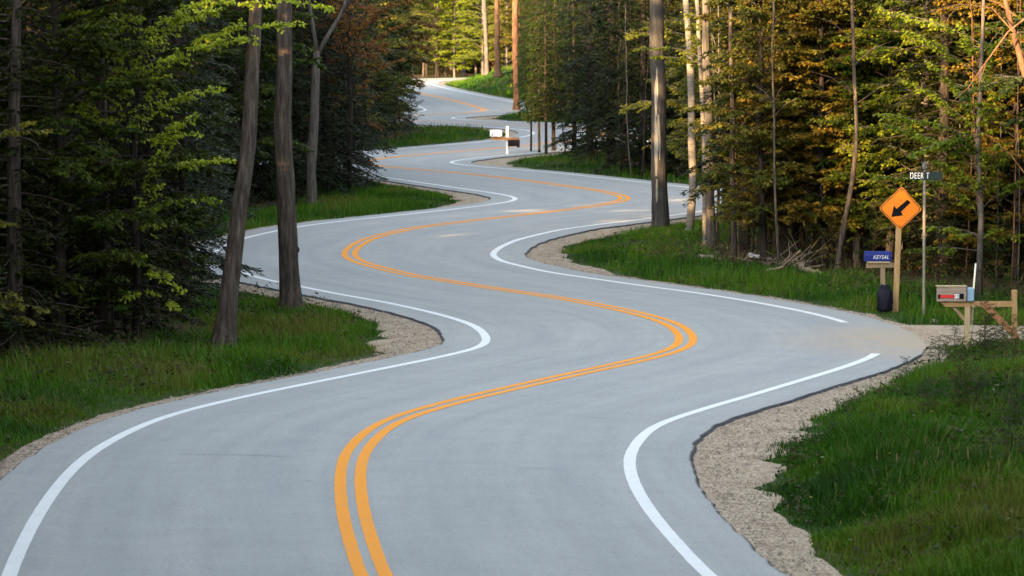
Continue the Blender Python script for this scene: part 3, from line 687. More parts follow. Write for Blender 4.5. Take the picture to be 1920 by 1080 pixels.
def conifer(seed, H, R, z0, nb=80, droop=.35, dens=1.0, r0=None, top=.75):
    r = np.random.default_rng(seed); m = MB(); lv = Leaves()
    hh = np.linspace(-.2, H, 22); wob = np.cumsum(r.normal(0, .012, (22, 2)), 0)
    r0 = r0 or .012 * H + .02
    m.tube(np.c_[wob, hh], r0 * (1 - .92 * np.clip(hh, 0, H) / H), 8)
    for k in range(nb):
        q = (k + r.random()) / nb; z = z0 + (H - z0) * q ** 1.15
        L = R * (1 - q) ** top * r.uniform(.55, 1.12) + .10; a = k * 2.39996 + r.normal(0, .3)
        rad = np.array((math.cos(a), math.sin(a), 0)); tan = np.array((-math.sin(a), math.cos(a), 0))
        dr = droop * r.uniform(.6, 1.4); up = r.uniform(.05, .30) * (0.4 + q)
        def P(t): t = np.asarray(t)[..., None]; return np.array((0, 0, z)) + rad * L * t + UP * L * (up * t - dr * t ** 1.7) + tan * L * .12 * np.sin(3 * t)
        tt = np.linspace(0, 1, 5); m.tube(P(tt), r0 * .20 * (1 - q * .6) * np.linspace(1, .2, 5) + .002, 3, cap=False)
        nt_ = max(4, int(L * 12 * dens)); tj = np.sort(r.uniform(.16, 1, nt_))
        for j, t in enumerate(tj):
            b = P(np.array([t]))[0]; s_ = 1 if j % 2 else -1
            tl = (.46 * L * (1 - t) ** .6 + .07) * r.uniform(.6, 1.2)
            td = unit(rad * .72 + tan * s_ * r.uniform(.5, .95) + UP * r.normal(-.22, .12))
            nn = max(3, int(tl * 34 * dens)); u = r.random(nn); pos = b + td * (tl * u)[:, None] - UP * (.22 * tl * u * u)[:, None] + r.normal(0, .008, (nn, 3))
            pr = np.cross(td, UP); sg = r.choice([-1, 1], nn)[:, None]
            d = td * .8 + pr * sg * .6 + r.normal(0, .2, (nn, 3)) - UP * .1
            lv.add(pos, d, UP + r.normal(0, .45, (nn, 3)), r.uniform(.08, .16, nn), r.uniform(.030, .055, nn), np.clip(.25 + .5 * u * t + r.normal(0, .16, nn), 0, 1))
    return m, lv
def twig_leaves(lv, r, b, td, tl, ls, n, droop=.5, base=.5):
    u = np.sort(r.random(n)) * .9 + .1; pos = b + td * (tl * u)[:, None] - UP * (.12 * tl * u * u)[:, None]
    pr = unit(np.cross(td, UP)); sg = np.where(np.arange(n) % 2, 1, -1)[:, None]
    d = td * r.uniform(.2, .7, (n, 1)) + pr * sg * r.uniform(.4, .9, (n, 1)) - UP * droop * r.uniform(.3, 1.6, (n, 1)) + r.normal(0, .15, (n, 3))
    lv.add(pos + r.normal(0, .012, (n, 3)), d, UP + r.normal(0, .55, (n, 3)), ls * r.uniform(.65, 1.2, n), ls * r.uniform(.42, .66, n), np.clip(base + r.normal(0, .2, n), 0, 1))
def limb(m, lv, r, a, b, rad=.018, ls=.075, dens=1.0, spread=.5, sag=.12, droop=.5, base=.5, bare=.2, flat=.16):
    """one limb from a to b with side twigs carrying leaves"""
    a = np.asarray(a, float); b = np.asarray(b, float); L = np.linalg.norm(b - a); tt = np.linspace(0, 1, 7)
    side = unit(np.cross(b - a, UP)); ph = r.uniform(0, 6)
    def P(t): t = np.asarray(t)[..., None]; return a + (b - a) * t + UP * (sag * L * np.sin(np.pi * t)) + side * (.04 * L * np.sin(4 * t + ph))
    m.tube(P(tt), rad * np.linspace(1, .18, 7) + .0015, 4, cap=False)
    n = max(3, int(L * 9 * dens)); d0 = unit(b - a)
    for j, t in enumerate(np.sort(r.uniform(bare, 1, n))):
        s_ = 1 if j % 2 else -1; tl = spread * (1.05 - t * .65) * r.uniform(.5, 1.2)
        td = unit(d0 * .6 + side * s_ * r.uniform(.4, 1.0) + UP * r.normal(0, flat)); p0 = P(np.array([t]))[0]
        m.tube(np.array([p0, p0 + td * tl * .5 - UP * .02 * tl, p0 + td * tl - UP * .12 * tl]), [rad * .22 + .001, rad * .15 + .001, .001], 3, cap=False)
        twig_leaves(lv, r, p0, td, tl, ls, max(4, int(tl * 26 * dens)), droop, base)
    twig_leaves(lv, r, P(np.array([.8]))[0], d0, .22 * L, ls, max(4, int(L * 5)), droop, base)
def broadleaf(seed, H, R, z0, nl=34, ls=.075, dens=1.0, r0=None, flat=.16, asc=.28):
    r = np.random.default_rng(seed); m = MB(); lv = Leaves()
    hh = np.linspace(-.2, H, 22); wob = np.cumsum(r.normal(0, .02, (22, 2)), 0); wob -= wob[1]
    r0 = r0 or .009 * H + .015
    m.tube(np.c_[wob, hh], r0 * (1 - .9 * np.clip(hh, 0, H) / H), 8)
    for k in range(nl):
        q = (k + r.random()) / nl; z = z0 + (H - z0) * q; a = k * 2.39996 + r.normal(0, .4)
        L = R * (.45 + .75 * math.sin(math.pi * min(1, q * .75 + .18))) * r.uniform(.6, 1.15) * (1 - q * .45)
        c = np.array((np.interp(z, hh, wob[:, 0]), np.interp(z, hh, wob[:, 1]), z))
        b = c + np.array((math.cos(a), math.sin(a), asc * r.uniform(-.2, 1.6))) * L
        limb(m, lv, r, c, b, rad=.006 + .010 * L, ls=ls, dens=dens, spread=.28 * L + .2, base=.5 + r.normal(0, .12), flat=flat)
    return m, lv
def crown_high(lv, r, c, R, Hc, n=1500, ls=.26):
    d = unit(r.normal(0, 1, (n, 3))); k = r.uniform(.35, 1, n) ** .6
    clump = unit(r.normal(0, 1, (26, 3))); near_ = clump[(d @ clump.T).argmax(1)]; d = unit(d + near_ * 1.2)
    P = c + d * (k[:, None] * np.array((R, R, Hc)))
    lv.add(P, r.normal(0, 1, (n, 3)) - UP * .4, UP + r.normal(0, .6, (n, 3)), ls * r.uniform(.6, 1.2, n), ls * r.uniform(.4, .7, n), np.clip(r.normal(.5, .2, n), 0, 1))

PROTO = {}
def proto(key, gen):
    m, lv = gen; PROTO[key] = (m.mesh('trunk_' + key, True), lv.mesh('crown_' + key))
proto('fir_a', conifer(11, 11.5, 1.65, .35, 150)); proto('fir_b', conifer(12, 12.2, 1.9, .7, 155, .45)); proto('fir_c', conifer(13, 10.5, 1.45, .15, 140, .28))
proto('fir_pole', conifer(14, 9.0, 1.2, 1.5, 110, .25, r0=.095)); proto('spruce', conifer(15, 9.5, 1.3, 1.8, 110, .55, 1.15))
proto('beech_a', broadleaf(21, 10.5, 2.0, .7, 100, ls=.115, dens=1.75)); proto('beech_b', broadleaf(22, 11.0, 1.8, 1.0, 100, ls=.115, dens=1.75)); proto('beech_c', broadleaf(23, 10.0, 2.2, .8, 96, ls=.12, dens=1.6))
proto('thicket', broadleaf(24, 3.6, .95, .2, 40, ls=.07, dens=1.25, r0=.022, flat=.35, asc=.8)); proto('young_beech', broadleaf(25, 4.2, 1.0, .5, 20, ls=.08, r0=.02))
proto('maple', broadleaf(26, 12, 2.6, 1.3, 90, ls=.125, dens=1.2))
_alt = {}
def variant(me, mat):
    k = (me.name, mat)
    if k not in _alt:
        if not me.materials: me.materials.append(MATS[mat]); _alt[k] = me
        elif me.materials[0] == MATS[mat]: _alt[k] = me
        else:
            c = me.copy(); c.materials.clear(); c.materials.append(MATS[mat]); _alt[k] = c
    return _alt[k]
GROUND_C = {}
def gz(x, y):
    s_, d_, g_ = road_dist([x], [y]); return float(ground_z(np.array([x]), np.array([y]), d_)[0])
def tree(name, key, pos, scale, label, cat='tree', group=None, leaf='needles', bk='bark_dark', rz=None, sz=None):
    x, y = float(pos[0]), float(pos[1]); o = empty(name, (x, y, gz(x, y)), rng.uniform(0, 6.28) if rz is None else rz)
    o.scale = (scale, scale, sz or scale); tag(o, label, cat, group)
    tm, cm = PROTO[key]
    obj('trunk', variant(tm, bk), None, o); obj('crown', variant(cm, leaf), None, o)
    return o

# --- tall trees whose trunks fill the frame: path of (px, py, width px) at the foot's distance
def tall(name, path, label, bk='bark_grey', leaf='leaves_olive', H=13, crownR=1.9, zc=8.5, seed=0, flare=1.5, extra=None, rough=.10, cat='tree', forks=(), sides=18, n_leaves=1300, dz=0.0):
    zc = min(zc, H - 2.6); r = np.random.default_rng(1000 + seed); S = Spot(path[0][0], path[0][1], dz)
    P = np.array([S(a, b) for a, b, w in path]); R_ = np.array([w * S.m / 2 for a, b, w in path])
    zt = P[-1][2]; dirx = (P[-1] - P[-2]) / max(.2, (P[-1] - P[-2])[2])
    if zt > 4.5:
        P = np.vstack([P, P[-1] + dirx * (H * .6 - zt), P[-1] + dirx * (H - zt)]); R_ = np.r_[R_, R_[-1] * .72, R_[-1] * .15]
    zs = np.unique(np.r_[np.arange(-.15, min(6.2, P[-1][2]), .12), np.arange(6.2, P[-1][2], .8), P[-1][2]])
    Q = np.c_[np.interp(zs, P[:, 2], P[:, 0]), np.interp(zs, P[:, 2], P[:, 1]), zs]; k = 5
    Q[k:-k, 0] = gsm(Q[:, 0], 3.2)[k:-k] + (.05 * (vnoise(zs * .9, zs * 0 + seed, 88) - .5) * np.clip(zs, 0, 1))[k:-k]
    rr = np.interp(zs, P[:, 2], R_) * (1 + (flare - 1) * np.exp(-np.clip(zs, 0, None) / .28))
    th = np.arange(sides); jit = 1 + rough * 2 * (vnoise(th[None] * .9 + 0 * zs[:, None], zs[:, None] * 2.2 + seed, 60 + seed) - .5) + .05 * np.sin(th[None] * 2 * np.pi / sides * 3 + seed) * np.exp(-np.clip(zs, 0, None)[:, None] / .4)
    o = empty(name, S.b); tag(o, label, cat)
    m = MB(); m.tube(Q, rr, sides, jit=jit); lv = Leaves()
    for (x0, y0, x1, y1, w0, w1) in forks:
        a, b = S(x0, y0), S(x1, y1); b2 = b + (b - a) * .35 + UP * .3; m.tube(np.array([a, (a + b) / 2 + UP * .03, b, b2]), np.array([w0, (w0 + w1) / 2, w1, w1 * .6]) * S.m / 2, 8)
    if extra: extra(m, lv, r, S)
    if zt > 4.5:
        top = P[-1]; kr = float(np.clip(R_[0] / .2, .25, 1)); n_leaves = int(n_leaves * (1 if H > 9.5 else 2.5))
        for _ in range(9):
            z = r.uniform(zc - 2.0, H - 1); c = np.array((np.interp(z, zs, Q[:, 0]), np.interp(z, zs, Q[:, 1]), z)); a = r.uniform(0, 6.28)
            m.tube(np.array([c, c + np.array((math.cos(a) * .5, math.sin(a) * .5, .35)) * crownR, c + np.array((math.cos(a), math.sin(a), .5)) * crownR]), np.array([.05, .03, .008]) * kr, 5, cap=False)
        crown_high(lv, r, np.array((top[0], top[1], (H + zc) / 2)), crownR, (H - zc) / 2 + .4, n_leaves, .24 if H > 9.5 else .09)
    m.build('trunk', MATS[bk], o, smooth=True)
    if lv.a: obj('crown', lv.mesh('crown'), MATS[leaf], o)
    return o
def knot(px, py, rad):
    def f(m, lv, r, S):
        q = S(px, py); m.lathe([(rad, -rad * 1.6), (rad * 1.3, -rad * .3), (rad * .9, rad * .6), (rad * .2, rad)], q, 8)
    return f
tall('leaning_tree', [(418,652,39),(424,600,36),(432,530,33),(443,450,31),(453,370,30),(463,290,28),(470,190,27),(476,100,25),(482,0,24)], 'grey-brown trunk leaning to the right on the shaded grass verge', 'bark_brown', seed=1, H=12)
tall('stout_tree', [(545,580,37),(542,520,36),(535,410,35),(532,250,33),(532,100,30),(532,0,28)], 'stout straight brown trunk with a knot, next to the white edge line', 'bark_brown', seed=2, H=13, extra=knot(556, 466, .045), flare=1.4)
tall('forked_tree', [(584,386,19),(585,300,19),(589,200,17),(592,120,16),(594,95,14)], 'slim grey trunk forking near the top, on the grass behind the bend', 'bark_grey', seed=3, forks=((594, 100, 579, 0, 9, 6), (594, 104, 640, 25, 10, 6), (640, 25, 700, -70, 6, 3)), flare=1.2, sides=10)
tall('shaded_tree', [(95,640,28),(128,300,27),(150,110,26),(176,0,24)], 'greyish trunk half hidden behind dark branches in the upper left', 'bark_grey', seed=4, H=11)
tall('peeling_tree', [(1239,425,30),(1237,330,29),(1235,200,28),(1233,100,28),(1231,0,26)], 'stout grey trunk with a pale bare patch on the grass point', 'bark_ash', seed=5, H=14, flare=1.15, leaf='leaves_olive')
tall('curved_birch', [(1291,442,15),(1296,400,15),(1301,345,15),(1297,270,15),(1299,180,14),(1293,80,13),(1288,0,12)], 'slender pale birch with a wavy trunk right of the stout grey trunk', 'bark_birch', 'leaves_yellow', seed=6, H=11, crownR=1.3, flare=1.1, sides=10)
tall('twin_tree', [(1335,468,19),(1333,380,17),(1329,260,17),(1326,130,15),(1324,0,14)], 'thicker grey trunk of the close pair right of the wavy birch', 'bark_grey', seed=7, H=11, crownR=1.3, flare=1.2, sides=10)
tall('twin_birch', [(1322,462,9),(1321,400,9),(1320,300,9),(1316,150,9),(1310,60,8),(1306,0,8)], 'thin whitish trunk of the close pair right of the wavy birch', 'bark_birch', seed=8, H=10, crownR=1.1, flare=1.1, sides=8)
tall('lit_birch', [(1672,498,10),(1668,400,10),(1662,300,11),(1652,220,10),(1643,120,10),(1640,60,10),(1637,0,9)], 'thin sunlit birch trunk rising behind the orange diamond sign', 'bark_birch', 'leaves_yellow', seed=9, H=10, crownR=1.3, flare=1.1, sides=8)
tall('leaning_sapling', [(1566,520,10),(1580,440,10),(1590,390,9),(1601,310,9),(1606,250,8),(1600,150,7),(1597,0,6)], 'thin brown trunk leaning right behind the blue mailbox', 'bark_brown', seed=10, H=8, crownR=1.0, flare=1.1, sides=8, n_leaves=500)
tall('slim_dark_tree', [(1376,496,11),(1375,400,10),(1374,250,10),(1372,100,9),(1371,0,8)], 'dark straight slim trunk between birch pair and brush pile', 'bark_brown', seed=11, H=10, crownR=1.1, flare=1.15, sides=8, n_leaves=600)
tall('thin_sapling', [(1461,508,7),(1457,430,6),(1452,330,5),(1450,200,5),(1449,0,4)], 'very thin brown stem standing in the brush pile', 'bark_brown', seed=12, H=7, crownR=.8, flare=1.2, sides=6, n_leaves=300)
tall('ruddy_tree', [(968,208,13),(968,185,11),(967,150,10),(967,80,9),(968,0,8)], 'fat reddish trunk on the far grass mound', 'bark_red', 'leaves_green', seed=13, flare=1.4, sides=10, H=11, crownR=1.8, zc=7.5)
tree('pole_conifer', 'fir_pole', at(972, 206)[:2] + np.array((.5, 2.0)), .75, 'slender green conifer wrapped round the fat reddish trunk', leaf='leaves_green', sz=1.0)
tall('red_pine', [(934,141,12),(933,100,11),(932,50,10),(932,0,9)], 'reddish sunlit pine trunk above the far grass bank', 'bark_red', 'needles_olive', seed=14, H=14, crownR=2.6, zc=9, sides=10, dz=1.1)
tall('golden_pine', [(966,140,11),(966,60,11),(965,0,10)], 'golden sunlit trunk right of the far reddish pine', 'bark_red', 'leaves_yellow', seed=15, H=14, crownR=2.6, zc=9, sides=10, dz=1.0)
tall('white_birch', [(870,143,7),(869,90,7),(868,0,6)], 'slim pale grey trunk over the far end of the road', 'bark_grey', 'leaves_yellow', seed=16, H=12, crownR=2, zc=9, sides=8)
tall('pale_birch', [(913,138,8),(912,90,8),(909,30,8),(907,0,8)], 'pale grey trunk left of the far reddish pine', 'bark_grey', 'leaves_yellow', seed=17, H=13, crownR=2, zc=9, sides=8, dz=.9)
# bare patch where bark has come off the stout grey trunk
S = Spot(1239, 425); m = MB(); par = bpy.data.objects['peeling_tree']
for k, (xa, ya, xb, yb, w) in enumerate(((1229.5,205,1229,118,8.5),(1230,330,1229.5,200,6.5),(1236,300,1234,215,5),(1231,378,1231,335,4))):
    mm = MB(); tt = np.linspace(0, 1, 14); rr = .5 * w * S.m * np.sin(np.pi * np.clip(tt, .06, .94)) ** .5 * (1 + .35 * (vnoise(tt * 9, tt * 0 + k, 70) - .5))
    cx = np.array([S(xa + (xb - xa) * q, ya + (yb - ya) * q) for q in tt]); Rt = 14.3 * S.m; tc = S(1235.5, 250)[0]
    def on(x): return -math.sqrt(max(1e-5, Rt ** 2 - min(Rt * .98, abs(x - tc)) ** 2)) - .008
    V = []
    for c_, r_ in zip(cx, rr):
        for f_ in (-1, -.4, .4, 1): V.append((c_[0] + f_ * r_, on(c_[0] + f_ * r_), c_[2]))
    mm.add(V, [(4 * i_ + j_, 4 * i_ + j_ + 1, 4 * i_ + j_ + 5, 4 * i_ + j_ + 4) for i_ in range(13) for j_ in range(3)])
    o = mm.build('bare_patch', MATS['bark_peeled'], par, smooth=True)

# --- beech whose bright green sprays hang in front of the dark wood on the left
r = np.random.default_rng(77); b0 = at(255, 648); o = empty('spring_beech', b0); tag(o, 'young beech with bright green leaf sprays reaching across the leaning trunk', 'tree')
m = MB(); lv = Leaves(); D0 = b0[1]
stem = np.array([(0, 0, -.1), (.03, 0, 1.2), (-.05, .05, 2.6), (.04, .02, 4.2), (.1, 0, 5.6), (.15, 0, 7.5)]); m.tube(stem, [.075, .065, .055, .045, .035, .012], 8)
def on_stem(z): return np.array([np.interp(z, stem[:, 2], stem[:, k]) for k in range(3)])
for (z, px, py, dy, sp_) in ((4.6,575,44,-1.6,.36),(4.3,470,70,-2.0,.34),(4.7,330,22,-1.2,.4),(4.9,420,18,-1.6,.34),(3.6,425,165,-1.4,.28),(3.9,300,62,-1.0,.38),(3.3,330,110,-1.2,.34),(3.2,215,150,-.9,.34),(2.7,430,300,-1.2,.26),(2.9,360,215,-1.1,.26),(3.7,200,60,-.8,.34),(2.4,330,245,-.9,.28),(5.2,150,20,-.8,.34),(3.0,150,190,-.8,.34),
                         (1.6,300,310,-.8,.3),(1.3,345,545,-1.1,.24),(.9,240,560,-.8,.22),(1.0,330,580,-1.0,.18),(5.3,520,12,-1.8,.3),(5.6,620,15,-1.2,.3)):
    limb(m, lv, r, on_stem(z), pt(px, py, D0 + dy) - b0, rad=.014, ls=.082, dens=1.7, spread=sp_ * 1.15, sag=.06, droop=.75, base=.82, bare=.3, flat=.22)
crown_high(lv, r, np.array((.1, 0, 7.2)), 1.6, 1.2, 900, .2)
for (z, px, py, dy, sp_) in ((4.4,95,50,-.6,.4),(3.9,60,130,-.7,.38),(4.0,235,95,-.9,.42),(3.4,130,205,-.7,.36),(3.0,270,205,-.9,.34),(2.6,70,300,-.6,.32),(2.4,205,315,-.8,.34),(1.9,150,420,-.6,.3),(1.3,80,500,-.6,.28),(1.8,310,420,-.9,.28),(1.4,260,480,-.8,.26),(4.9,60,20,-.6,.4),(4.6,250,30,-.9,.45),(3.1,380,250,-1.2,.26),(2.1,400,375,-1.0,.24)):
    limb(m, lv, r, on_stem(z), pt(px, py, D0 + dy) - b0, rad=.012, ls=.085, dens=1.35, spread=sp_ * 1.1, sag=.08, droop=.75, base=.6 + r.normal(0, .15), bare=.25, flat=.25)
m.build('trunk', MATS['bark_dark'], o, smooth=True); obj('crown', lv.mesh('crown'), MATS['leaves_fresh'], o)
r = np.random.default_rng(78); b0 = at(-70, 690); o = empty('yellow_sapling', b0); tag(o, 'sapling at the frame edge with yellow-green leaf sprays', 'tree'); m = MB(); lv = Leaves()
m.tube(np.array([(0, 0, -.1), (.02, 0, 2), (0, 0, 5)]), [.03, .025, .006], 6)
for (z, px, py, sp_) in ((3.4, 95, 245, .2), (3.2, 60, 228, .2), (1.0, 90, 580, .3), (.8, 60, 600, .28), (1.2, 40, 560, .3), (2.2, 30, 420, .2)):
    limb(m, lv, r, (0, 0, z), pt(px, py, b0[1] - .4) - b0, rad=.01, ls=.085, dens=1.4, spread=sp_, sag=.05, droop=.7, base=.75, bare=.35)
m.build('trunk', MATS['bark_grey'], o, smooth=True); obj('crown', lv.mesh('crown'), MATS['leaves_yellow'], o)
r = np.random.default_rng(84); b0 = at(655, 366); o = empty('russet_maple', b0); tag(o, 'maple with orange-russet leaf sprays above the forked trunk', 'tree'); m = MB(); lv = Leaves()
m.tube(np.array([(0, 0, -.1), (.05, 0, 2.5), (-.05, 0, 5), (0, 0, 9)]), [.07, .06, .045, .01], 7)
for (z, px, py, dy, sp_) in ((4.6,560,8,-2,.4),(4.7,610,-5,-2,.5),(4.6,650,12,-1.5,.5),(4.5,700,10,-1.5,.5),(4.2,690,40,-1.2,.4),(4.0,640,60,-1.2,.35),(4.9,730,5,-1,.5),(3.8,720,80,-1,.4),(5.2,770,0,-.5,.6),(4.4,760,45,-.5,.5),(3.6,760,110,-.4,.4),(3.0,690,150,-.8,.35)):
    limb(m, lv, r, (0, 0, z - .3), pt(px, py, b0[1] + dy) - b0, rad=.016, ls=.10, dens=1.3, spread=sp_, sag=.06, droop=.6, base=.5 + r.normal(0, .15), bare=.25)
m.build('trunk', MATS['bark_dark'], o, smooth=True); obj('crown', lv.mesh('crown'), MATS['leaves_russet'], o)
# --- leafy spray across the stout grey trunk, and the bright beech by the street sign
r = np.random.default_rng(79); b0 = at(1345, 470); o = empty('spray_sapling', b0); tag(o, 'sapling whose bright leafy branch crosses in front of the stout grey trunk', 'tree'); m = MB(); lv = Leaves()
m.tube(np.array([(0, 0, -.1), (.05, 0, 2.5), (0, 0, 6)]), [.035, .03, .008], 6)
for (z, px, py, dy, sp_) in ((4.2, 1190, 92, 9, .3), (4.0, 1230, 108, 8.0, .22), (4.4, 1300, 70, 2, .4), (4.7, 1290, 25, 2, .4), (2.3, 1345, 290, -1, .3), (2.0, 1390, 300, -1.5, .35), (2.6, 1320, 290, -.6, .25), (4.9, 1380, 40, -1, .5), (1.6, 1420, 350, -1.5, .4), (1.2, 1410, 420, -1.2, .35)):
    dy = min(dy, 3.0) if px > 1250 else dy * .35 - .4
    limb(m, lv, r, (0, 0, z), pt(px, py, b0[1] + dy) - b0, rad=.012, ls=.09, dens=1.3, spread=sp_, sag=.06, droop=.6, base=.65, bare=.3)
m.build('trunk', MATS['bark_grey'], o, smooth=True); obj('crown', lv.mesh('crown'), MATS['leaves_spring'], o)
r = np.random.default_rng(80); b0 = at(1835, 560); o = empty('bright_beech', b0); tag(o, 'bright green beech spreading low branches behind the timber mailbox stand', 'tree'); m = MB(); lv = Leaves()
stem = np.array([(0, 0, -.1), (.04, 0, 1.5), (-.03, .05, 3.0), (.04, 0, 5.0), (.1, 0, 8)]); m.tube(stem, [.07, .06, .05, .035, .01], 8)
for (z, px, py, dy, sp_) in ((3.0,1640,215,1,.45),(3.2,1690,150,.5,.5),(3.4,1745,120,0,.5),(2.6,1660,235,.2,.45),(2.4,1720,255,-.5,.5),(2.3,1800,250,-.8,.5),(2.2,1880,270,-.8,.5),(2.9,1890,150,-.5,.5),(3.6,1860,90,0,.5),(1.9,1760,300,-.6,.42),(1.8,1850,330,-.8,.45),(1.7,1930,330,-.5,.45),(1.5,1780,345,-.3,.36),(1.2,1730,425,.3,.3),(1.2,1790,440,0,.32),(1.1,1870,430,-.2,.35),(1.0,1920,440,0,.3),(4.2,1700,60,.5,.5),(4.3,1800,50,0,.5),(4.6,1900,30,0,.5),(3.1,1700,295,-1.2,.35),(2.0,1640,330,.6,.3),(4.8,1660,20,1,.5),(2.8,1830,190,-1,.5),(.9,1700,470,.6,.25)):
    limb(m, lv, r, np.array([np.interp(z, stem[:, 2], stem[:, k]) for k in range(3)]), pt(px, py, b0[1] + dy) - b0, rad=.009, ls=.095, dens=1.7, spread=sp_ * 1.15, sag=.05, droop=.6, base=.5 + r.normal(0, .15), bare=.25)
m.build('trunk', MATS['bark_grey'], o, smooth=True); obj('crown', lv.mesh('crown'), MATS['leaves_spring'], o)
# --- bare sunlit branches in the upper right
r = np.random.default_rng(81); b0 = at(1965, 585); o = empty('bare_tree', b0); tag(o, 'mostly bare tree with bent orange-lit limbs in the upper right corner', 'tree'); m = MB()
def wp(px, py, dy=0.0): return pt(px, py, b0[1] + dy) - b0
m.tube(np.array([(0, 0, -.1), wp(1950, 300), wp(1925, 150), wp(1895, 40), wp(1870, -60)]), [.09, .08, .065, .05, .03], 8)
for path, w in ((((1940,20),(1890,60),(1850,115),(1815,165),(1790,187)), .022), (((1900,60),(1860,15),(1800,8),(1745,20)), .016), (((1905,30),(1870,5),(1820,-10)), .02), (((1925,330),(1895,290),(1855,255),(1825,240)), .012), (((1850,115),(1835,160),(1842,190)), .008), (((1800,8),(1780,30),(1768,60)), .008), (((1945,130),(1915,95),(1895,80)), .01)):
    P_ = np.array([wp(a, b, -.5) for a, b in path]); m.tube(P_, w * np.linspace(1, .35, len(P_)), 6, cap=False)
m.build('trunk', MATS['bark_red'], o, smooth=True)

# --- placed trees; foot given by its place in the photograph
LW = 'dark conifers of the left wood edge'
EXTRA = [('beech_b',1432,500,.78,'leaves_olive','olive leafy tree at the wood edge left of the brush pile'),('beech_c',1492,494,.75,'leaves_gold','golden leafy tree at the wood edge over the brush pile'),('beech_b',1545,500,.80,'leaves_gold','leafy tree at the wood edge left of the leaning brown trunk'),('beech_a',1606,498,.80,'leaves_yellow','gold-lit leafy tree at the wood edge left of the orange sign'),('beech_b',1668,505,.85,'leaves_green','green leafy tree right behind the orange sign'),('beech_c',1735,512,.80,'leaves_spring','bright leafy tree right behind the street sign'),('beech_a',1905,530,.85,'leaves_gold','golden leafy tree behind the right mailbox post'),('thicket',1640,515,.5,'leaves_green','low bush behind the blue mailbox'),('thicket',1760,540,.5,'leaves_green','low bush right of the street sign pole'),('thicket',1560,505,.35,'leaves_olive','low brown bush at the foot of the leaning brown trunk'),('thicket',1870,560,.45,'leaves_green','low bush between the two posts of the mailbox stand'),
 ('thicket',1742,818,.17,'leaves_brush','low brownish weed patch in the middle of the grass bank'),('thicket',1830,812,.2,'leaves_brush','brown weedy clump right of the middle of the grass bank'),('thicket',1905,838,.2,'leaves_brush','brown weedy clump at the right edge of the grass bank'),('thicket',1868,700,.22,'leaves_brush','dark weeds below the right mailbox post'),('thicket',1846,664,.26,'leaves_green','dark low shrub just right of the pale mailbox post'),('thicket',1880,676,.18,'leaves_green','dark low shrub left of the right mailbox post'),('thicket',1926,694,.22,'leaves_olive','low shrub right of the right mailbox post'),('thicket',1898,722,.24,'leaves_olive','olive low shrub in front of the right mailbox post'),('thicket',1848,702,.20,'leaves_green','small dark shrub in front of the mailbox stand'),('thicket',1800,812,.22,'leaves_olive','dark olive shrub patch halfway down the grass bank'),('thicket',1760,700,.18,'leaves_green','leafy tuft of weeds at the top of the grass bank'),('thicket',1790,668,.16,'leaves_brush','dark weeds at the foot of the pale mailbox post'),('thicket',1700,730,.15,'leaves_green','leafy weeds at the tip of the grass bank'),('thicket',1895,930,.18,'leaves_brush','dry weeds low on the grass bank'),('thicket',1560,850,.10,'leaves_green','small leafy weed at the gravel edge')]
def P2(px, py): return at(px, py)[:2]
